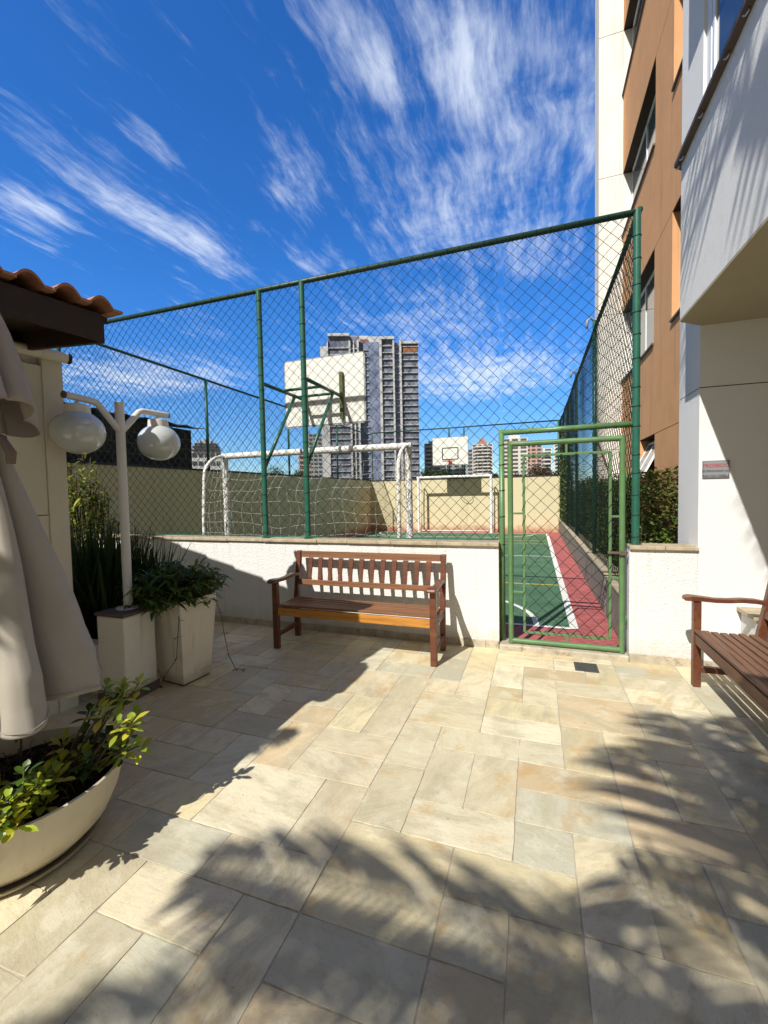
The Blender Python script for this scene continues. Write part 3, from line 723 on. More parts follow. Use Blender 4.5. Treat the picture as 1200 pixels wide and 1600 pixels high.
# ------------------------------------------------------------------ benches
def bench(name, label, loc, rz, frontmat, seatmat, frontlabel=None):
    t = thing(name, label, 'bench', loc, rz); hw = .815; w = MT['wood']
    B = lambda mb, n, m=w, bev=.004: mb.build(n, m, t, local=True, bevel=bev)
    for s in (-1, 1):
        x = s*(hw-.0275)
        B(MB().box(x-.0275, x+.0275, 0, .05, 0, .648), 'leg')
        m = MB()                       # raked rear leg in one piece
        prof = [(.395, 0), (.445, 0), (.440, .40), (.470, .60), (.520, .905), (.478, .905), (.425, .60), (.388, .40)]
        n = len(prof); i = m.add([(x-.025, y, z) for y, z in prof]+[(x+.025, y, z) for y, z in prof])
        m.face([i+k for k in range(n)]); m.face([i+n+k for k in reversed(range(n))])
        for k in range(n): m.face([i+(k+1) % n, i+k, i+n+k, i+n+(k+1) % n])
        B(m, 'leg')
        B(MB().box(x-.018, x+.018, .051, .394, .11, .155), 'stretcher'); B(MB().box(x-.02, x+.02, .051, .387, .325, .395), 'seat_bearer')
        a = MB()                       # shaped armrest
        ys = [-.062, -.055, -.02, .06, .14, .22, .30, .38, .455]; zt = [.668, .682, .690, .684, .676, .678, .686, .684, .672]; th = [.010, .030, .036, .032, .030, .030, .030, .030, .028]; wd = [.030, .040, .043, .036, .030, .028, .030, .030, .026]
        i = len(a.v)
        for y, z, h, q in zip(ys, zt, th, wd): a.v += [(x-q, y, z-h), (x+q, y, z-h), (x+q, y, z), (x-q, y, z)]
        N = len(ys)
        for k in range(N-1):
            for j in range(4): a.face([i+4*k+j, i+4*k+(j+1) % 4, i+4*k+4+(j+1) % 4, i+4*k+4+j])
        a.face([i+3, i+2, i+1, i]); a.face([i+4*(N-1)+j for j in range(4)])
        B(a, 'armrest', w, .005)
    xi = hw-.056
    fr = B(MB().box(-xi, xi, .008, .034, .330, .408), 'front_rail', frontmat)
    if frontlabel: fr['label'] = frontlabel
    B(MB().box(-xi, xi, .392, .416, .325, .385), 'rear_rail')
    for k in range(7):
        y0 = .002+k*.0555; z = .437-.010*math.sin(math.pi*k/6)-.004*k/6+(.004 if k == 0 else 0)
        B(MB().box(-xi-(.02 if 0 < k < 6 else 0), xi+(.02 if 0 < k < 6 else 0), y0, y0+.043, z-.020, z), 'seat_slat', seatmat)
    B(MB().beam((-xi, .499, .868), (xi, .499, .868), .026, .066, up=(0, .13, 1)), 'top_rail', MT['wood'] if False else seatmat)
    B(MB().beam((-xi, .440, .578), (xi, .440, .578), .026, .054, up=(0, .13, 1)), 'mid_rail', seatmat)
    for k in range(12):
        x = -xi+.115+k*((2*xi-.23)/11); m = MB()
        p, q = Vector((x, .446, .606)), Vector((x, .492, .834)); up = (q-p).normalized(); nn = Vector((0, up.z, -up.y))
        i = len(m.v)
        for c, hwid in ((p, .019), (p+(q-p)*.5, .0215), (q, .026)):
            for sx, sn in ((-1, -1), (1, -1), (1, 1), (-1, 1)): m.v.append(tuple(c+Vector((sx*hwid, 0, 0))+nn*(sn*.008)))
        for r_ in range(2):
            for j in range(4): m.face([i+4*r_+j, i+4*r_+(j+1) % 4, i+4*r_+4+(j+1) % 4, i+4*r_+4+j])
        m.face([i+3, i+2, i+1, i]); m.face([i+8+j for j in range(4)])
        B(m, 'back_slat', w, .002)
    return t
bench('park_bench', 'reddish slatted wooden bench against the low white wall', (-1.615, 3.562, 0), 0, MT['wood_honey'], MT['wood_worn'], 'honey orange front rail under the seat')
bench('park_bench', 'brown slatted wooden bench under the overhang, cut off by the photo edge', (1.118, 2.995, 0), -math.pi/2, MT['wood_dull'], MT['wood_dull'])
t = thing('masonry_block', 'small white block with stone cap behind the bench under the overhang', 'wall block', (2.0, 4.0, 0))
MB().box(1.56, 3.2, 3.90, WALL_Y-.002, -.02, .50).build('body', MT['stucco'], t); MB().box(1.53, 3.2, 3.87, WALL_Y-.002, .502, .535).build('cap', MT['capstone'], t, bevel=.004)
# drain
t = thing('floor_drain', 'small dark square iron drain grate set in the paving by the gate', 'drain', (.402, 3.915, .001))
d = MB()
for a in (-.09, .078): d.box(a, a+.012, -.09, .09, .0005, .006).box(-.078, .078, a, a+.012, .0005, .006)
d.build('frame', MT['drain'], t, local=True); d = MB().box(-.078, .078, -.078, .078, .0002, .0012)
d.build('pit', MT['black'], t, local=True); d = MB()
for k in range(9): d.box(-.078, .078, -.072+k*.0165, -.072+k*.0165+.009, .0016, .005)
d.build('grate', MT['drain'], t, local=True)

# ------------------------------------------------------------------ right-hand apartment block
def right_block():
    t = thing('apartment_block', 'textured white apartment block with overhanging balcony and a prohibition sign on its wall', 'building', (1.9, 4.4, 0)); W = MT['stucco_rough']
    MB().box(1.264, 6.0, WALL_Y, 4.69, -.05, 2.300).box(1.264, 6.0, WALL_Y, 4.69, 2.308, 8.6).build('wall', W, t)
    MB().box(1.269, 6.0, 4.175, 4.68, 2.300, 2.308).build('joint', MT['seam'], t)
    sk = MB(); x = 1.266
    while x < 3.2: sk.box(x+.001, x+.40, 4.155, WALL_Y-.001, -.004, .072); x += .401
    sk.build('skirting', MT['skirting'], t, bevel=.003)
    poly = [(1.08, -3.5), (6.0, -3.5), (6.0, 4.168), (1.2625, 4.168), (1.08, 4.011)]
    b = MB().prism(poly, 2.815, 3.985).build('balcony', W, t)
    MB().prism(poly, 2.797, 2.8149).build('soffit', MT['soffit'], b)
    MB().prism([(1.035, -3.5), (1.40, -3.5), (1.40, 4.168), (1.2, 4.168), (1.035, 4.026)], 3.986, 4.014).build('sill', MT['sill'], b)
    for y in (2.85, 3.06+.03, 3.50, 3.89, 3.99): MB().tube([(1.06, y, 3.985), (1.06, y, 3.965), (1.05, y+.012, 3.955), (1.042, y+.02, 3.965)], .0045, 6).build('hook', MT['steel'], b, smooth=True)
    # enclosed balcony above the sill: recessed wall, white frame and glass
    MB().box(1.42, 6.0, -3.5, WALL_Y-.002, 4.02, 5.62).build('inner_wall', W, t)
    wn = MB().box(1.285, 1.335, 4.08, WALL_Y-.003, 4.016, 5.60).box(1.285, 1.335, 4.01, 4.06, 4.016, 5.60).box(1.285, 1.335, 1.0, 4.009, 5.54, 5.60).box(1.285, 1.335, 2.93, 2.99, 4.016, 5.539).build('window', MT['alu_white'], t, bevel=.004)
    MB().box(1.30, 1.306, 1.0, 4.008, 4.017, 5.538).build('pane', MT['glass'], wn)
    MB().prism(poly, 5.62, 6.85).build('balcony', W, t)
    # sign
    s = thing('warning_sign', 'small grey sign reading PROIBIDO on the sunlit white wall', 'sign', (1.378, WALL_Y, 1.64))
    MB().box(1.288, 1.468, 4.160, WALL_Y-.001, 1.572, 1.712).build('border', MT['sign_edge'], s); MB().box(1.292, 1.464, 4.158, 4.1599, 1.576, 1.708).build('plate', MT['sign_plate'], s)
    for txt, z, size, m, xx in (('PROIBIDO', 1.668, .034, 'sign_red', 1.378), ('SE PENDURAR NO', 1.630, .0195, 'sign_black', 1.378), ('ARO DA TABELA', 1.590, .0205, 'sign_black', 1.378)):
        cu = bpy.data.curves.new('lettering', 'FONT'); cu.body = txt; cu.size = size*1.18; cu.align_x = 'CENTER'; cu.extrude = .0004; cu.offset = .0006
        tmp = bpy.data.objects.new('tmp', cu); COL.objects.link(tmp); dg = bpy.context.evaluated_depsgraph_get(); dg.update()
        me = bpy.data.meshes.new_from_object(tmp.evaluated_get(dg)); bpy.data.objects.remove(tmp); me.materials.clear(); me.materials.append(MT[m])
        for v in me.vertices: v.co = Vector((xx+v.co.x, 4.1574-v.co.z, z-.010+v.co.y))-Vector(s.location)
        o = bpy.data.objects.new('lettering', me); COL.objects.link(o); o.parent = s
right_block()

def ochre_block():
    t = thing('apartment_block', 'ochre apartment tower with cream end wing rising beyond the hedge', 'building', (3.0, 9.0, 0)); X = 1.8; O = MT['brown_wall']
    fl = [(3.78, 5.27), (6.85, 8.17), (9.75, 11.07), (12.65, 13.97)]; Y0, Y1 = 4.75, 10.6
    w = MB(); zs = [2.365]
    w.box(X, X+.3, 5.0, 7.9, 1.60, 2.355).box(X, X+.3, 8.9, Y1, 1.60, 2.355).box(X, X+.3, Y0, Y1, -.05, 1.60)
    zb = 2.365
    for a, b in fl:
        w.box(X, X+.3, Y0, Y1, zb, a); w.box(X, X+.3, 7.05, 7.98, a, b+.0); zb = b+.012
    w.box(X, X+.3, Y0, Y1, zb, 17.0); w.box(X, X+.3, Y0, 5.3, 1.7, 2.355)
    w.build('wall', O, t)
    s = MB().box(X+.006, X+.3, Y0, Y1, 2.356, 2.364)
    for a, b in fl: s.box(X+.006, X+.3, Y0, Y1, b+.001, b+.011)
    s.build('storey_joint', MT['seam'], t)
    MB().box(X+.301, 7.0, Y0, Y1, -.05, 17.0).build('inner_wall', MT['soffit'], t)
    for a, b in fl:
        for ya, yb in ((7.99, Y1-.002), (Y0, 7.04)): MB().box(X-.03, X+.25, ya, yb, a+.001, a+.031).build('sill', MT['sill'], t)
    MB().box(X-.03, X+.25, 7.91, 8.89, 1.601, 1.63).build('sill', MT['sill'], t)
    for a, b in fl:
        for ya, yb in ((8.0, Y1-.01), (5.2, 7.03)):
            f = MB()
            for y in (ya+.02, (ya+yb)/2, yb-.06): f.box(X+.16, X+.20, y, y+.04, a+.04, b-.05)
            f.box(X+.16, X+.20, ya+.061, yb-.061, b-.049, b-.01).box(X+.16, X+.20, ya+.061, yb-.061, a+.032, a+.039)
            fo = f.build('window', MT['alu_white'], t)
            MB().box(X+.175, X+.181, ya+.06, yb-.06, a+.04, b-.05).build('pane', MT['glass_grey'], fo)
    # hopper window standing open at garden level
    f = MB(); 
    def hb(p, q): f.beam(p, q, .035, .03, up=(1, 0, .4))
    A, B_, Cc, Dd = (X-.16, 7.96, 1.68), (X-.16, 8.84, 1.68), (X+.14, 8.84, 2.28), (X+.14, 7.96, 2.28)
    for p, q in ((A, B_), (B_, Cc), (Cc, Dd), (Dd, A)): hb(p, q)
    hb((X-.16, 8.4, 1.68), (X+.14, 8.4, 2.28))
    fo = f.build('window', MT['alu_white'], t); fo['label'] = 'white hopper window tilted open at garden level'
    MB().poly([(X-.155, 7.97, 1.69), (X-.155, 8.83, 1.69), (X+.135, 8.83, 2.27), (X+.135, 7.97, 2.27)]).build('pane', MT['glass_grey'], fo, solid=.005)
    wg = MB(); zz = [-.05, 2.36, 5.27, 8.17, 11.07, 13.97, 17.5]
    for a, b in zip(zz, zz[1:]): wg.box(1.335, 7.0, Y1+.002, 11.22, a+.006, b-.006)
    wo = wg.build('end_wing', MT['cream_wall'], t); wj = MB()
    for a in zz[1:-1]: wj.box(1.341, 7.0, Y1+.008, 11.21, a-.006, a+.006)
    wj.build('storey_joint', MT['kerb_grey'], wo)
ochre_block()

# ------------------------------------------------------------------ tiled kiosk at left
def kiosk():
    C0 = Vector((-2.27, 1.82, 0)); e = Vector((.172, .985, 0)).normalized(); n = Vector((-e.y, e.x, 0))      # e along the eave, n up the slope
    t = thing('garden_kiosk', 'cream walled kiosk with terracotta tiled eave and dark fascia', 'kiosk', (-3.2, 1.0, 0))
    L, Dp, sl, ze = 4.3, 3.0, .13, 2.52
    P = lambda a, b, z: C0-e*a+n*b+Vector((0, 0, z))
    r = MB(); q = [P(0, 0, ze), P(L, 0, ze), P(L, Dp, ze+sl*Dp), P(0, Dp, ze+sl*Dp)]; i = r.add(q+[p-Vector((0, 0, .035)) for p in q])
    for k in ((0, 1, 2, 3), (7, 6, 5, 4), (0, 4, 5, 1), (1, 5, 6, 2), (2, 6, 7, 3), (3, 7, 4, 0)): r.face([i+j for j in k])
    ro = r.build('roof', MT['dark_wood'], t)
    tl = MB(); pitch = .162; nt = int(L/pitch)+1; sd = Vector((0, 0, 1))
    for k in range(nt):
        for c in range(8):
            b0, b1 = -.075+c*.38, -.075+c*.38+.42; lift = .008
            rr = random.uniform(-.006, .006); prof = []
            # roman tile: flat pan on the far side, rounded barrel on the near side
            for s in range(15):
                u = s/14; a = k*pitch-.045+pitch*1.08*u
                h = .012 if u < .30 else .012+.048*math.sin(math.pi*min(1, (u-.30)/.66))**.8
                prof.append((a, h))
            rows = [(b0, .030), (b1, .002)]; base = len(tl.v)
            for bb, up in rows:
                for a, h in prof: tl.v.append(tuple(P(a, bb+rr, ze+sl*bb+up+h)))
            for bb, up in rows:
                for a, h in prof: tl.v.append(tuple(P(a, bb+rr, ze+sl*bb+up+h-.014)))
            N = len(prof)
            for s in range(N-1):
                tl.face((base+s, base+s+1, base+N+s+1, base+N+s)); tl.face((base+2*N+s+1, base+2*N+s, base+3*N+s, base+3*N+s+1)); tl.face((base+s+1, base+s, base+2*N+s, base+2*N+s+1))
            for s in (0, N-1): tl.face((base+s, base+N+s, base+3*N+s, base+2*N+s))
    tl.build('roof_tiles', MT['terracotta'], ro, smooth=True, auto=50)
    f = MB(); 
    def board(p, q, th, z0, z1, z0b, z1b, nn):
        i = f.add([p+Vector((0, 0, z0)), q+Vector((0, 0, z0b)), q+Vector((0, 0, z1b)), p+Vector((0, 0, z1))]+[v+nn*th for v in (p+Vector((0, 0, z0)), q+Vector((0, 0, z0b)), q+Vector((0, 0, z1b)), p+Vector((0, 0, z1)))])
        for k in ((0, 1, 2, 3), (7, 6, 5, 4), (0, 4, 5, 1), (1, 5, 6, 2), (2, 6, 7, 3), (3, 7, 4, 0)): f.face([i+j for j in k])
    board(P(.045, 0, 0), P(L, 0, 0), .03, 2.372, 2.518, 2.372, 2.518, -n)
    board(P(.045, .001, 0), P(.045, Dp, 0), .028, 2.372, 2.518, 2.372+sl*Dp, 2.518+sl*Dp, e*1.0)
    board(P(L+.002, .001, 0), P(L+.002, Dp, 0), .028, 2.372, 2.518, 2.372+sl*Dp, 2.518+sl*Dp, -e)
    f.build('fascia', MT['dark_wood'], t, bevel=.003)
    # wall under the roof
    W0 = Vector((-3.15, 2.16, 0)); Q = lambda a, b, z: W0-e*a+n*b+Vector((0, 0, z))
    def blk(mb, a0, a1, b0, b1, z0, z1):
        i = mb.add([Q(a0, b0, z0), Q(a1, b0, z0), Q(a1, b1, z0), Q(a0, b1, z0), Q(a0, b0, z1), Q(a1, b0, z1), Q(a1, b1, z1), Q(a0, b1, z1)])
        for k in ((0, 1, 2, 3), (7, 6, 5, 4), (0, 4, 5, 1), (1, 5, 6, 2), (2, 6, 7, 3), (3, 7, 4, 0)): mb.face([i+j for j in k])
    w = MB(); blk(w, 0, .12, 0, 1.6, -.05, 2.53); blk(w, .121, 3.9, .012, 1.6, -.05, 1.395); blk(w, .121, 3.9, .012, 1.6, 1.40, 2.42); blk(w, .121, 3.9, .06, 1.6, 2.421, 2.50)
    w.build('wall', MT['kiosk_wall'], t, bevel=.004)
    d = MB(); blk(d, .17, 3.9, .25, .28, 2.501, 2.66); blk(d, .17, .25, .06, .24, 2.502, 2.61); blk(d, .95, 1.03, .06, .24, 2.502, 2.61); d.build('eave_board', MT['dark_wood'], t)
    p = MB().tube([Q(-.012, -.040, 2.495), Q(.15, -.040, 2.495), Q(3.8, -.040, 2.495)], .036, 14).tube([Q(.06, -.040, 2.495), Q(.14, -.040, 2.495)], .039, 14).build('gutter_pipe', MT['pvc'], t, smooth=True, auto=40)
    MB().tube([Q(-.035, -.040, 2.495), Q(-.0125, -.040, 2.495)], .0365, 14).build('end_cap', MT['black'], p, smooth=True, auto=40)
kiosk()

# ------------------------------------------------------------------ lamp, pedestal, pot, bed
t = thing('lamp_pedestal', 'white plastered pedestal with stone top under the twin globe lamp', 'pedestal', (-2.955, 2.41, 0))
MB().box(-3.09, -2.82, 2.275, 2.55, -.02, .632).build('body', MT['plaster'], t, bevel=.012); MB().box(-3.10, -2.812, 2.265, 2.56, .633, .657).build('cap', MT['sill'], t, bevel=.004)
MB().box(-3.10, -2.808, 2.263, 2.274, -.004, .07).box(-2.819, -2.808, 2.2745, 2.56, -.004, .07).build('skirting', MT['sill'], t, bevel=.003)
def lamp():
    x, y = -2.97, 2.447
    t = thing('globe_lamp', 'white garden lamp post with two opal globes hanging from bent arms', 'lamp', (x, y, .657)); w = MT['white_paint']
    MB().lathe([(.085, .6575), (.085, .664), (.05, .668)], x, y, 28).build('base_plate', w, t, smooth=True, auto=40)
    for k in range(4): MB().lathe([(.008, .6675), (.008, .675)], x+.065*math.cos(k*1.57+.6), y+.065*math.sin(k*1.57+.6), 8).build('bolt', MT['steel'], t)
    MB().tube([(x, y, .668), (x, y, 2.225)], .0325, 18).tube([(x, y, 2.2255), (x, y, 2.232)], .034, 18).build('pole', w, t, smooth=True, auto=40)
    for s, yy, yg in ((-1, 2.045, 2.125), (1, 2.895, 2.80)):
        a = MB().tube([(x, y+s*.015, 2.02), (x, y+s*.17, 2.185), (x, y+s*.20, 2.198), (x, yy, 2.205)], .024, 12)
        ao = a.build('arm', w, t, smooth=True, auto=50)
        MB().tube([(x, yy-s*.001, 2.205), (x, yy+s*.012, 2.205)], .0245, 12).build('end_cap', MT['sill'], ao, smooth=True, auto=40)
        MB().lathe([(.012, 2.19), (.012, 2.158), (.05, 2.156), (.076, 2.148), (.080, 2.092), (.072, 2.086)], x, yg, 28).build('lamp_holder', w, t, smooth=True, auto=35)
        R = .160; pr = [(R*math.sin(a)*1.02, 1.963+R*.93*math.cos(a)) for a in [rad(26+(180-26)*k/22) for k in range(23)]]; pr[-1] = (.001, pr[-1][1])
        MB().lathe(pr, x, yg, 40).build('globe', MT['opal'], t, smooth=True)
lamp()
def square_pot():
    t = thing('square_planter', 'tall tapered white square planter beside the lamp pedestal', 'planter', (-2.75, 2.77, 0), rad(-6))
    prof = [(.137, .015), (.182, .66), (.182, .69), (.158, .69), (.152, .60)]; m = MB(); base = 0
    for h, z in prof: m.v += [(-h, -h, z), (h, -h, z), (h, h, z), (-h, h, z)]
    for k in range(len(prof)-1):
        for j in range(4): m.face([4*k+j, 4*k+(j+1) % 4, 4*k+4+(j+1) % 4, 4*k+4+j])
    m.face([3, 2, 1, 0]); m.build('body', MT['pot'], t, local=True, bevel=.006)
    MB().box(-.125, .125, -.125, .125, .0, .0145).build('foot', MT['sill'], t, local=True)
    MB().box(-.150, .150, -.150, .150, .60, .635).build('soil', MT['soil'], t, local=True)
square_pot()
t = thing('planting_bed', 'raised white edged planting bed behind the lamp pedestal', 'planter', (-4.2, 3.0, 0))
MB().box(-5.6, -3.12, 2.30, 2.40, -.02, .40).box(-3.22, -3.12, 2.401, 3.28, -.02, .40).box(-5.6, -3.221, 3.20, 3.28, -.02, .40).build('edge', MT['plaster'], t, bevel=.01)
MB().box(-5.6, -3.225, 2.405, 3.195, -.02, .36).build('soil', MT['soil'], t)

def jitcol(c, rnd, a=.25):
    k = rnd.uniform(1-a, 1+a); return (c[0]*k*rnd.uniform(.85, 1.15), c[1]*k, c[2]*k*rnd.uniform(.8, 1.2))
def strap_clump(label, x, y, z, n, H, spread, seed):
    rnd = random.Random(seed); m = MB()
    for k in range(n):
        a = rnd.uniform(0, 6.283); tilt = rnd.uniform(.05, spread); L = H*rnd.uniform(.6, 1.1)
        bx, by = x+rnd.gauss(0, .09), y+rnd.gauss(0, .09); d = Vector((math.cos(a)*tilt, math.sin(a)*tilt, 1)).normalized()
        c = jitcol(rnd.choice([(.035, .060, .016), (.045, .075, .020), (.025, .042, .012)]), rnd)
        m.leaf((bx, by, z), d, (math.cos(a), math.sin(a), .3), L, rnd.uniform(.020, .034), c, droop=rnd.uniform(.05, .45)*tilt*1.6, seg=6, fold=.3, wmax=.35)
    o = m.build('strappy_plant', MT['leaf']); tag(o, label, 'plant', 'strappy plants in the raised bed'); return o
strap_clump('dark strappy leaved clump beside the cream kiosk wall', -3.45, 2.62, .36, 260, 1.0, .55, 1)
strap_clump('dark strappy leaved clump directly behind the lamp pole', -3.72, 2.90, .36, 280, .95, .6, 2)
strap_clump('dark strappy leaved clump leaning toward the square planter', -3.42, 3.02, .36, 230, .85, .7, 3)
strap_clump('dark strappy leaved clump against the low white wall at left', -4.25, 3.0, .36, 280, .9, .6, 4)
def shrub_bush(label, name, x, y, z0, h, r, n, cols, seed, L=.10, W=.02, cat='plant', droop=.6, lo=.35):
    rnd = random.Random(seed); t = thing(name, label, cat, (x, y, z0)); st = MB(); lf = MB()
    for b in range(max(6, n//12)):
        a = rnd.uniform(0, 6.283); rr = r*math.sqrt(rnd.random()); zz = z0+h*rnd.uniform(lo, 1.0)*(1-.45*(rr/r)**2)
        tip = Vector((x+rr*math.cos(a), y+rr*math.sin(a), zz)); b0 = Vector((x+rr*.25*math.cos(a), y+rr*.25*math.sin(a), z0-.02))
        st.tube([b0, (b0+tip)/2+Vector((rnd.gauss(0, .02), rnd.gauss(0, .02), .03)), tip], [.008, .006, .003], 5)
        for k in range(12):
            th = rnd.uniform(0, 6.283); el = rnd.uniform(-.3, .8); d = Vector((math.cos(th)*math.cos(el), math.sin(th)*math.cos(el), math.sin(el)))
            p = tip-Vector((0, 0, 1))*rnd.uniform(0, .5*h*.4)+Vector((rnd.gauss(0, .02), rnd.gauss(0, .02), 0))
            lf.leaf(p, d, (0, 0, 1), L*rnd.uniform(.6, 1.2), W*rnd.uniform(.7, 1.2), jitcol(rnd.choice(cols), rnd), droop=droop*rnd.uniform(.3, 1.2), seg=4)
    st.build('stem', MT['stem'], t, smooth=True); lf.build('leaves', MT['leaf'], t)
    return t
t = shrub_bush('bushy dark green plant with drooping narrow leaves filling the square planter', 'leafy_plant', -2.80, 2.79, .60, .40, .33, 1700, [(.085, .145, .022), (.11, .17, .026), (.14, .19, .030), (.055, .095, .018)], 8, L=.125, W=.030, droop=.5)
v = MB(); vl = MB(); rnd = random.Random(4)
for pts in ([(-2.64, 2.60, .64), (-2.60, 2.57, .55), (-2.615, 2.565, .42), (-2.63, 2.56, .25), (-2.70, 2.50, .12), (-2.72, 2.48, .06)], [(-2.55, 2.90, .66), (-2.51, 2.93, .52), (-2.50, 2.95, .34), (-2.47, 2.96, .15), (-2.42, 2.98, .03), (-2.38, 3.02, .012)]):
    v.tube(pts, .0028, 5)
    for p in pts[1:]:
        for k in range(2): a = rnd.uniform(0, 6.28); vl.leaf(p, (math.cos(a), math.sin(a), .1), (0, 0, 1), .045, .014, jitcol((.03, .05, .015), rnd))
v.build('trailing_stem', MT['stem'], t); vl.build('leaves', MT['leaf'], t)
shrub_bush('sunny yellow green bush beyond the kiosk corner', 'leafy_bush', -5.0, 3.62, .36, 1.78, .30, 1100, [(.26, .30, .04), (.18, .24, .035), (.34, .36, .06), (.08, .12, .025)], 31, L=.12, W=.026, droop=.5, cat='bush', lo=.70)

# ------------------------------------------------------------------ bowl, shrub and umbrella
BX, BY = -2.12, 1.17
t = thing('bowl_planter', 'wide cream bowl planter standing on a saucer at the photo edge', 'planter', (BX, BY, 0))
MB().lathe([(.20, .022), (.27, .035), (.335, .10), (.375, .19), (.397, .285), (.402, .312), (.392, .315), (.378, .30), (.36, .24), (.30, .23)], BX, BY, 72).build('bowl', MT['bowl'], t, smooth=True, auto=50)
MB().lathe([(.24, .002), (.285, .006), (.305, .030), (.297, .032), (.27, .014), (.2, .012)], BX, BY, 64).build('saucer', MT['bowl'], t, smooth=True, auto=50)
s = MB(); n = 26
rnd = random.Random(12)
idx = {}
for k in range(9):
    for j in range(40):
        a = 2*math.pi*j/40; r = .385*k/8; idx[(k, j)] = s.add([(BX+r*math.cos(a), BY+r*math.sin(a), .262+.03*mnoise.noise(Vector((r*9*math.cos(a), r*9*math.sin(a), 1)))+rnd.uniform(-.006, .006)-(.015 if k == 8 else 0))])
for k in range(8):
    for j in range(40): s.face([idx[(k, j)], idx[(k, (j+1) % 40)], idx[(k+1, (j+1) % 40)], idx[(k+1, j)]][::-1])
s.build('soil', MT['soil'], t)
def bowl_shrub():
    rnd = random.Random(77); t = thing('potted_shrub', 'yellow green glossy leaved shrub growing in the cream bowl', 'shrub', (BX, BY, .26)); st = MB(); lf = MB(); tw = MB()
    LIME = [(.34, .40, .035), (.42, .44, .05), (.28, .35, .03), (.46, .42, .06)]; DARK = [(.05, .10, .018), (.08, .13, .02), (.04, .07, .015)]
    def rosette(tip, L, cols, n=11):
        for k in range(n):
            th = k*2.4+rnd.uniform(-.3, .3); el = .95-1.25*k/n+rnd.uniform(-.15, .15)
            d = Vector((math.cos(th)*math.cos(el), math.sin(th)*math.cos(el), math.sin(el)))
            lf.leaf(tip-Vector((0, 0, .004*k)), d, (0, 0, 1), L*rnd.uniform(.6, 1.2), L*rnd.uniform(.34, .44), jitcol(rnd.choice(cols), rnd, .25), droop=rnd.uniform(.05, .3), seg=5, fold=.22, wmax=.62)
    spots = []
    for k in range(26):      # front and right rim, seen by the camera
        a = rnd.uniform(-2.0, 1.2); r = rnd.uniform(.14, .36); spots.append((BX+r*math.cos(a), BY+r*math.sin(a), .262+rnd.uniform(.03, .12)))
    for k in range(20):      # taller sunlit shoots leaning out over the front of the rim
        a = rnd.uniform(-1.25, -.30); r = rnd.uniform(.30, .46); spots.append((BX+r*math.cos(a), BY+r*math.sin(a), .262+rnd.uniform(.10, .24)))
    for k in range(16):      # taller growth at the back, next to the pedestal
        a = rnd.uniform(.4, 1.35); r = rnd.uniform(.26, .50); spots.append((BX+r*math.cos(a), BY+r*math.sin(a), .262+rnd.uniform(.10, .36)))
    for k in range(10):
        a = rnd.uniform(0, 6.28); r = rnd.uniform(.1, .38); spots.append((BX+r*math.cos(a), BY+r*math.sin(a), .262+rnd.uniform(.04, .14)))
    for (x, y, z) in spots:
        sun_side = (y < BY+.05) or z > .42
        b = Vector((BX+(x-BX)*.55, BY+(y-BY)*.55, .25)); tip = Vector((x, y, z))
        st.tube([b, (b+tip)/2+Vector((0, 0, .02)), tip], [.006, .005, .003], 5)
        rosette(tip, rnd.uniform(.055, .085), LIME if rnd.random() < (.85 if sun_side else .4) else DARK)  # lime favoured on the sun side, painting sunlight into the leaf colour
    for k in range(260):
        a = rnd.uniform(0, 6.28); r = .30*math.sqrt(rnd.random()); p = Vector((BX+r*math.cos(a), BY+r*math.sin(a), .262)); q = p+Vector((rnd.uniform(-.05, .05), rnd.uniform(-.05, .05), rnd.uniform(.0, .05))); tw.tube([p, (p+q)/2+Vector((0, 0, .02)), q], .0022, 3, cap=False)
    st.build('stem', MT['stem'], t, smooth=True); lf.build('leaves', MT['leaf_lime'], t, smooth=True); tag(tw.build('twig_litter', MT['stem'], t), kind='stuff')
bowl_shrub()
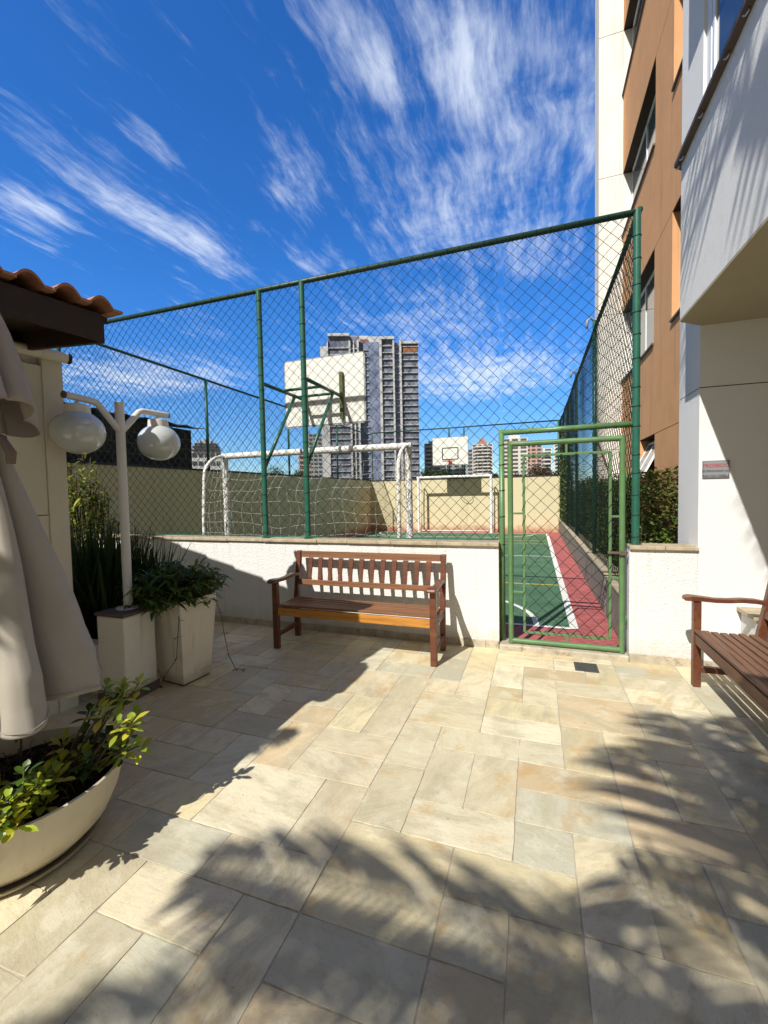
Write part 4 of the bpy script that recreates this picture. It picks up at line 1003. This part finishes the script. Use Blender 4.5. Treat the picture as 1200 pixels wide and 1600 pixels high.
def umbrella():
    x, y = -2.25, 1.16
    t = thing('patio_umbrella', 'closed beige canvas patio umbrella hanging over the cream bowl', 'umbrella', (x, y, .0))
    MB().tube([(x, y, .24), (x, y, 2.42)], .021, 14).build('pole', MT['white_paint'], t, smooth=True, auto=40)
    ph = .35
    def fold(amp, k0=8):
        def fn(w, z):
            s = math.cos(k0*w/2+ph+.8*math.sin(w*2+.7)+.35*math.sin(z*3+w)); s2 = abs(s)**.55
            wr = mnoise.noise(Vector((math.cos(w)*5, math.sin(w)*5, z*2.2)))*.035+mnoise.noise(Vector((math.cos(w)*14, math.sin(w)*14, z*3.5)))*.018
            return 1-amp+amp*1.5*s2+.10*amp*math.sin(3*w+z*5)+wr
        return fn
    prof = [(.395, .665), (.388, .70), (.365, .80), (.318, .92), (.272, 1.08), (.218, 1.27), (.168, 1.46), (.124, 1.63), (.088, 1.77), (.074, 1.85), (.080, 1.90)]
    fine = []
    for (r0, z0), (r1, z1) in zip(prof, prof[1:]):
        for q in range(4): fine.append((r0+(r1-r0)*q/4, z0+(z1-z0)*q/4))
    m = MB().lathe(fine+[prof[-1]], x, y, 192, cap=False, fold=fold(.36))
    for i, v in enumerate(m.v):     # uneven hem
        if v[2] < .78:
            w = math.atan2(v[1]-y, v[0]-x); m.v[i] = (v[0], v[1], v[2]-.035+.022*math.sin(3*w+.6)+.014*math.sin(8*w))
    c = m.build('canopy', MT['canvas'], t, smooth=True, solid=.002)
    hm = MB(); hem = [Vector(v) for v in m.v[:192]]; ctr = Vector((x, y, 0))
    hm.tube([h+(h-ctr-Vector((0, 0, h.z))).normalized()*.002+Vector((0, 0, .020)) for h in hem]+[hem[0]+(hem[0]-ctr-Vector((0, 0, hem[0].z))).normalized()*.002+Vector((0, 0, .020))], .0022, 5, cap=False)
    hm.build('hem_stitching', MT['canvas_band'], c, smooth=True)
    prof = [(.21, 1.86), (.197, 1.93), (.178, 2.03), (.155, 2.14), (.128, 2.25), (.095, 2.34), (.04, 2.42)]
    m = MB().lathe(prof, x, y, 160, cap=False, fold=fold(.26))
    for i, v in enumerate(m.v):
        if v[2] < 1.99:
            w = math.atan2(v[1]-y, v[0]-x); m.v[i] = (v[0], v[1], v[2]+.06*math.sin(2*w+1.2)*(1.99-v[2])/.13)
    m.build('upper_flap', MT['canvas_band'], t, smooth=True, solid=.002)
    m = MB(); rn = 40
    pts = [(x+.098*math.cos(6.2832*k/rn), y+.098*math.sin(6.2832*k/rn), 1.772+.010*math.sin(k)) for k in range(rn+1)]
    m.tube(pts, .012, 6, cap=False); m.tube([(x+.10, y+.0, 1.77), (x+.15, y+.02, 1.76), (x+.185, y+.03, 1.70), (x+.18, y+.03, 1.655)], [.012, .016, .020, .016], 8)
    m.build('tie_strap', MT['canvas_dark'], t, smooth=True)
    MB().lathe([(.022, 2.41), (.035, 2.425), (.035, 2.44), (.012, 2.465)], x, y, 16).build('finial', MT['white_paint'], t, smooth=True)
umbrella()

# ------------------------------------------------------------------ hedge, creeper
def leaf_mass(name, label, cat, boxes, n, cols, seed, size=.05, mat='leaf', trunk=None, group=None, holes=.0):
    rnd = random.Random(seed); m = MB(); tot = sum((b[1]-b[0])*(b[3]-b[2])*(b[5]-b[4]) for b in boxes)
    for (x0, x1, y0, y1, z0, z1) in boxes:
        k = int(n*(x1-x0)*(y1-y0)*(z1-z0)/tot)
        for _ in range(k):
            x, y, z = rnd.uniform(x0, x1), rnd.uniform(y0, y1), rnd.uniform(z0, z1)
            q = mnoise.noise(Vector((x*1.6, y*1.6, z*1.6+seed)))
            if z > z1-.06+q*.22 or q < -.42: continue
            c = jitcol(cols[min(len(cols)-1, int((q+.6)/1.2*len(cols)))] if rnd.random() < .7 else rnd.choice(cols), rnd, .3)
            a = rnd.uniform(0, 6.28); el = rnd.uniform(-.6, 1.0); d = Vector((math.cos(a)*math.cos(el), math.sin(a)*math.cos(el), math.sin(el)))
            m.leaf((x, y, z), d, (rnd.gauss(0, .4), rnd.gauss(0, .4), 1), size*rnd.uniform(.6, 1.3), size*.5*rnd.uniform(.7, 1.2), c, seg=2, droop=.15)
    if trunk is None:
        o = m.build(name, MT[mat]); tag(o, label, cat, group); return o
    t = thing(name, label, cat, trunk[0], group=group); m.build('leaves', MT[mat], t); s = MB()
    for p, q, r in trunk[1]: s.tube([p, ((Vector(p)+Vector(q))/2)+Vector((.03, .02, 0)), q], [r, r*.8, r*.5], 6)
    s.build('stems', MT['stem'], t); return t
stems = [((1.35+.25*math.sin(k*2.1), 4.9+k*.55, -.05), (1.35+.3*math.sin(k*1.7), 4.9+k*.55+.1, 1.3), .018) for k in range(15)]
leaf_mass('hedge', 'trimmed dark green hedge with reddish shoots between fence and ochre building', 'hedge', [(.98, 1.74, 4.72, 8.0, .25, 1.72), (1.0, 1.70, 8.0, 13.5, .3, 1.75)], 46000, [(.04, .055, .015), (.06, .10, .02), (.085, .135, .025), (.11, .075, .024), (.10, .155, .03), (.15, .17, .04)], 5, .062, trunk=((1.35, 7, 0), stems))
MB_ = MB().box(.99, 1.79, 4.72, 16.3, -.05, .40).build('hedge_bed', MT['soil']); tag(MB_, 'dark soil strip raised behind the kerb under the hedge', 'planting bed')
leaf_mass('creeper', 'green creeper climbing the far end of the tall side fence', 'creeper', [(.80, 1.05, 12.6, 16.3, .5, 3.3), (.80, 1.0, 14.6, 16.3, .3, 1.9)], 6500, [(.05, .085, .02), (.10, .14, .03), (.16, .17, .04), (.04, .06, .015)], 9, .075, trunk=((.95, 14.5, .5), [((.95, 13.0+k*.5, .5), (.92, 13.1+k*.5, 2.8), .012) for k in range(6)]))

# ------------------------------------------------------------------ shed beyond the side wall
t = thing('brick_shed', 'dark hollow brick shed with corrugated roof beyond the shaded court wall', 'shed', (-8.0, 5.0, 0))
MB().box(-10.5, -6.62, .5, 7.05, -.05, 2.86).build('wall', MT['brick_dark'], t)
m = MB(); N = 60
for k in range(N):
    y0, y1 = .2+k*7.05/N, .2+(k+1)*7.05/N; h0, h1 = .02*math.sin(k*1.6), .02*math.sin((k+1)*1.6)
    i = m.add([(-6.45, y0, 2.90+h0), (-6.45, y1, 2.90+h1), (-10.7, y1, 3.5+h1), (-10.7, y0, 3.5+h0)]); m.face([i, i+1, i+2, i+3])
m.build('roof', MT['shed_roof'], t, solid=.012)

# ------------------------------------------------------------------ skyline
def basis(u, D):
    p = far(u, 768, D); p.z = 0; vd = Vector((p.x, p.y, 0)).normalized(); return p, math.atan2(vd.y, vd.x)-math.pi/2
def zat(u, v, D): return far(u, v, D).z
def big_tower():
    D = 190; uc = 581; p, rz = basis(uc, D); k = D/FPX
    t = thing('unfinished_tower', 'tall grey apartment tower still under construction behind the near backboard', 'building', p, rz)
    X = lambda u: (u-uc)*k
    ZT = lambda v: zat(uc, v, D)
    def mk(n, a, b): return material(n, a, .8, .2, extra=facade_extra(a, b, 1.5, 2.84))
    wall = material('concrete_frame', (.50, .50, .50), .85, .2, var=.2, vscale=.3)
    dark = mk('tower_bays', (.12, .135, .18), (.27, .28, .32)); blue = mk('tower_netting', (.15, .18, .27), (.24, .27, .34))
    bays = [(503, 518, 8, 534, wall), (518, 551, 2, 525, dark), (551, 566, 3, 525, dark), (566, 598, 5, 532, blue), (598, 620, 0, 533, dark), (620, 632, 1.6, 537, blue), (632, 657, 1, 541, dark)]
    for a, b, dy, vt, m in bays: MB().box(X(a)+.02, X(b)-.02, dy, 30, 0, ZT(vt)).build('facade_bay', m, t, local=True)
    MB().box(X(544), X(612), 9, 26, ZT(534), ZT(518)).box(X(550), X(585), 12, 24, ZT(518), ZT(513)).build('penthouse', wall, t, local=True)
    rb = material('raw_brick', (.30, .13, .08), .9, .1, var=.3, vscale=.6); MB().box(X(633), X(656), .6, 5, ZT(541)-3.4, ZT(541)-.5).build('brick_infill', rb, t, local=True); MB().box(X(567), X(580), 8.4, 8.99, ZT(530), ZT(523)).build('brick_infill', rb, t, local=True)
    for u, w, dy in ((552, 2.2, 1.5), (558, 1.6, 2), (565, 2.4, 1.0), (600, 3.0, -1.2), (619.5, 2.2, -1), (630.5, 2.4, -.5), (517.5, 1.4, 1)): MB().box(X(u)-w*k, X(u)+w*k*.2, dy, dy+3, 0, ZT(533)).build('column', wall, t, local=True)
    fl = 2.84; z = 3.0; top = ZT(540); i = 0
    while z < top:
        s = MB(); s_ = MB()
        for a, b, dy, vt, m in bays[1:]:
            if m is blue: MB().box(X(a)+.3, X(a+14), dy-.5, dy+2, z, z+.24).build('balcony_slab', wall, t, local=True)
            else: (s if b < 567 else s_).box(X(a)-.1, X(b)+.1, dy-.7, dy+2, z, z+.26)
        s_.build('floor_slab', wall, t, local=True)
        s.build('floor_slab', wall, t, local=True); z += fl; i += 1
    MB().box(X(632), X(657.6), -.4, 3, ZT(541), ZT(537)).box(X(598), X(620), -1.4, 3, ZT(535), ZT(531)).box(X(518), X(551), .6, 4, ZT(527), ZT(523)).build('parapet', wall, t, local=True)
big_tower()
def tower(name, label, u0, u1, vt, D, wall, band, nb, roof=None, bays=3):
    uc = (u0+u1)/2; p, rz = basis(uc, D); k = D/FPX; hw = (u1-u0)/2*k; H = zat(uc, vt, D)
    t = thing(name, label, 'building', p, rz); MB().box(-hw, hw, 0, hw*1.6, 0, H).build('wall', wall, t, local=True)
    fl = H/nb
    for i in range(nb):
        z = i*fl; m = MB()
        for b in range(bays):
            x0 = -hw+2*hw*(b+.16)/bays; x1 = -hw+2*hw*(b+.84)/bays; m.box(x0, x1, -.25, .4, z+fl*.38, z+fl*.82)
        m.build('window_row', band, t, local=True)
        if name == 'balconied_tower': MB().box(-hw*.75, hw*.75, -1.6, -.26, z, z+fl*.34).build('balcony', wall, t, local=True)
    if roof == 'pyramid':
        m = MB(); i = m.add([(-hw*.6, 0, H+.05), (hw*.5, 0, H+.05), (hw*.5, hw, H+.05), (-hw*.6, hw, H+.05), (0, hw*.5, H+hw*.75)])
        for f in ((0, 1, 4), (1, 2, 4), (2, 3, 4), (3, 0, 4), (3, 2, 1, 0)): m.face([i+q for q in f])
        m.build('roof', MT['terracotta'], t, local=True)
    elif roof == 'box': MB().box(-hw*.5, hw*.4, hw*.3, hw, H+.02, H+hw*.3).build('roof', wall, t, local=True)
    elif roof == 'vault':
        m = MB(); N = 16; i = len(m.v)
        for q in range(N+1):
            a = math.pi*q/N; m.v += [(-hw*math.cos(a), 0, H+.02+hw*.85*math.sin(a)), (-hw*math.cos(a), hw*1.6, H+.02+hw*.85*math.sin(a))]
        for q in range(N): m.face([i+2*q, i+2*q+1, i+2*q+3, i+2*q+2])
        m.face([i+2*q for q in range(N+1)]); m.face([i+2*q+1 for q in reversed(range(N+1))])
        ro = m.build('roof', wall, t, local=True); g2 = MB()
        for q in range(-2, 3): g2.box(q*hw*.36-hw*.03, q*hw*.36+hw*.03, -.6, -.02, H, H+hw*.85*math.sqrt(max(.05, 1-(q*.36)**2)))
        for q in range(3): zz = hw*.22*q+hw*.1; w2 = hw*math.sqrt(max(.02, 1-(zz/(hw*.85))**2)); g2.box(-w2, w2, -.5, -.03, H+zz, H+zz+hw*.05)
        g2.build('window', band, ro, local=True)
    return t
WH = material('white_tower_wall', (.62, .61, .58), .8, .2, var=.08, vscale=.4); GR = material('grey_tower_wall', (.34, .35, .36), .8, .2, var=.1, vscale=.4); PK = material('salmon_tower_wall', (.52, .33, .26), .8, .2, var=.1, vscale=.4)
DK = material('far_window', (.07, .08, .09), .3, .5); DB = material('far_window_brown', (.13, .09, .07), .4, .5)
tower('balconied_tower', 'white balconied tower left of the far backboard', 664, 690, 693, 240, WH, DK, 13, 'box', 2)
tower('apartment_tower', 'wide grey apartment tower half hidden behind the far backboard', 688, 740, 703, 260, GR, DK, 12, None, 5)
tower('balconied_tower', 'white tower with small red pyramid roof between far backboard and gate', 739, 770, 694, 250, WH, DB, 15, 'pyramid', 4)
tower('apartment_tower', 'broad white apartment tower seen through the top of the gate', 786, 824, 685, 230, WH, DB, 14, 'box', 3)
tower('apartment_tower', 'white tower with salmon flank seen through the gate mesh', 822, 846, 689, 260, PK, DK, 14, None, 3)
tower('balconied_tower', 'low white balconied tower beside the salmon one', 838, 862, 701, 280, WH, DK, 11, None, 2)
tower('balconied_tower', 'white tower nearest the tall side fence', 866, 892, 694, 270, WH, DK, 13, 'box', 2)
tower('apartment_tower', 'white tower with rounded glazed roof beyond the brick shed', 303, 346, 706, 170, WH, DK, 6, 'vault', 5)
tower('apartment_tower', 'pale grey apartment tower left of the unfinished one', 484, 512, 678, 200, GR, DK, 16, None, 4)
tower('apartment_tower', 'small salmon apartment tower low at the left of the unfinished one', 468, 487, 704, 160, PK, DK, 10, None, 2)
def far_tree(label, u, v, D, w, cols, seed, n=900):
    p, rz = basis(u, D); H = zat(u, v, D); k = D/FPX; r = w/2*k; rnd = random.Random(seed)
    t = thing('tree', label, 'tree', p, 0); tr = MB().tube([(0, 0, 0), (.1, 0, H*.4), (0, .1, H*.75)], [.32, .24, .1], 7)
    for q in range(5):
        a = q*1.3; tr.tube([(0, 0, H*.45), (r*.3*math.cos(a), r*.3*math.sin(a), H*.62), (r*.6*math.cos(a), r*.6*math.sin(a), H*.78)], [.14, .09, .04], 5)
    tr.build('trunk', MT['trunk'], t, local=True); m = MB(); cl = []
    for q in range(22): a = rnd.uniform(0, 6.28); e = rnd.uniform(-.4, 1); rr = rnd.uniform(.3, .85); cl.append((r*rr*math.cos(a)*math.sqrt(1-e*e*.9), r*rr*math.sin(a)*math.sqrt(1-e*e*.9), H*.70+H*.24*e*rr, r*rnd.uniform(.16, .32)))
    for q in range(n):
        c = rnd.choice(cl); d = Vector((rnd.gauss(0, 1), rnd.gauss(0, 1), rnd.gauss(0, .8))).normalized(); pp = Vector(c[:3])+d*c[3]*rnd.uniform(.5, 1.1)
        m.leaf(pp, (d+Vector((rnd.gauss(0, .5), rnd.gauss(0, .5), rnd.gauss(0, .4)))), (0, 0, 1), k*rnd.uniform(2.0, 4.5), k*rnd.uniform(1.2, 2.4), jitcol(rnd.choice(cols), rnd, .35), seg=2)
    m.build('crown', MT['leaf_far'], t, local=True)
GRN = [(.04, .075, .02), (.06, .10, .025), (.03, .05, .018), (.08, .12, .03)]; RST = [(.13, .06, .03), (.09, .06, .025), (.16, .075, .035), (.05, .06, .02)]
far_tree('dark green tree at the right foot of the unfinished tower', 668, 728, 95, 36, GRN, 1)
far_tree('dark green tree below the far backboard', 692, 731, 100, 30, GRN, 2)
far_tree('bright green tree behind the near goal, left of the fence posts', 432, 726, 80, 46, [(.07, .12, .03), (.05, .09, .02), (.10, .15, .04)], 3)
far_tree('green tree behind the shaded court wall between the near brace and the salmon tower', 466, 730, 84, 36, [(.07, .12, .03), (.05, .09, .02)], 4)
far_tree('round rust coloured tree seen through the gate', 838, 722, 90, 46, RST, 5)
far_tree('low rust tinged tree right of the round one by the side fence', 868, 733, 92, 30, RST+GRN, 6)
far_tree('small green tree left of the round rust coloured one', 810, 735, 98, 28, GRN+RST, 7)
far_tree('green tree showing over the wall under the white pyramid roofed tower', 772, 734, 99, 20, GRN, 8)

# ------------------------------------------------------------------ palms behind the viewer: only their shadows reach the picture
def palm(label, x, y, H, fronds, seed, LL=.5, foot=None, dens=44, lw=.040):
    rnd = random.Random(seed); t = thing('palm_tree', label, 'tree', (x, y, 0))
    fx, fy = foot or (x, y)
    MB().tube([(fx, fy, 0), (fx*.4+x*.6+.04, fy*.4+y*.6, H*.55), (x, y, H)], [.10, .08, .06], 12).build('trunk', MT['trunk'], t, smooth=True)
    for (az, el, L, dr) in fronds:
        m = MB(); a = rad(az); d0 = Vector((math.sin(a), math.cos(a), 0)); pts = []; N = 22
        for k in range(N+1):
            s = k/N; pts.append(Vector((x, y, H))+d0*(L*s*math.cos(rad(el))*(1-.12*s*s))+Vector((0, 0, L*(s*math.sin(rad(el))-dr*s*s))))
        m.tube(pts, [.016*(1-.8*k/N)+.003 for k in range(N+1)], 6, col=(.10, .14, .03))
        nl = max(5, int(dens*L/2))
        for k in range(nl):
            s = .14+.85*k/nl; f = s*N; i = min(N-1, int(f)); p = pts[i].lerp(pts[i+1], f-i); tg = (pts[i+1]-pts[i]).normalized(); sd = tg.cross(Vector((0, 0, 1))).normalized()
            ln = LL*math.sin(math.pi*min(1, .12+.86*s))**.7*rnd.uniform(.85, 1.1)
            for q in (-1, 1):
                dd = (sd*q*.8+tg*.65+Vector((0, 0, rnd.uniform(-.15, .2)))).normalized()
                m.leaf(p, dd, (0, 0, 1), ln, lw*rnd.uniform(.8, 1.2), jitcol((.05, .09, .02), rnd), droop=.35, seg=4, fold=.2, wmax=.4)
        m.build('frond', MT['leaf'], t)
palm('feathery palm behind the viewer shading the right of the paving', -.40, -2.42, 3.9, [(8, 38, 2.4, .42), (-8, 34, 2.3, .40), (-20, 26, 1.8, .34), (-2, 20, 2.1, .30), (22, 34, 2.4, .40), (40, 30, 2.4, .40), (60, 8, 2.1, .3), (75, 35, 2.1, .42), (92, 12, 2.0, .3), (110, 40, 2.1, .42), (135, 30, 1.8, .4), (160, 30, 1.8, .4), (-99, 24, 3.0, .24), (-113, 24, 3.3, .26), (-124, 22, 3.0, .28), (-135, 30, 2.2, .38), (-50, 20, 1.0, .30), (25, 60, 2.2, .35)], 3, .54, dens=30, lw=.045)
palm('leaning slender palm behind the viewer shading the white balcony wall', .09, .12, 6.5, [(0, 14, 1.5, .25), (9, 8, 1.5, .2), (-9, 12, 1.4, .25), (172, 12, 1.7, .25), (187, 8, 1.5, .2), (180, 20, 1.4, .3), (20, 30, .7, .4)], 4, .29, foot=(1.0, -4.6), dens=13, lw=.030)
palm('short palm behind the viewer at the kiosk side shading the lower left paving', -3.77, -2.05, 3.5, [(50, 14, 1.7, .14), (40, 8, 1.6, .1), (-60, 35, .8, .40), (170, 20, .8, .3), (0, 40, .7, .4)], 6, .26)
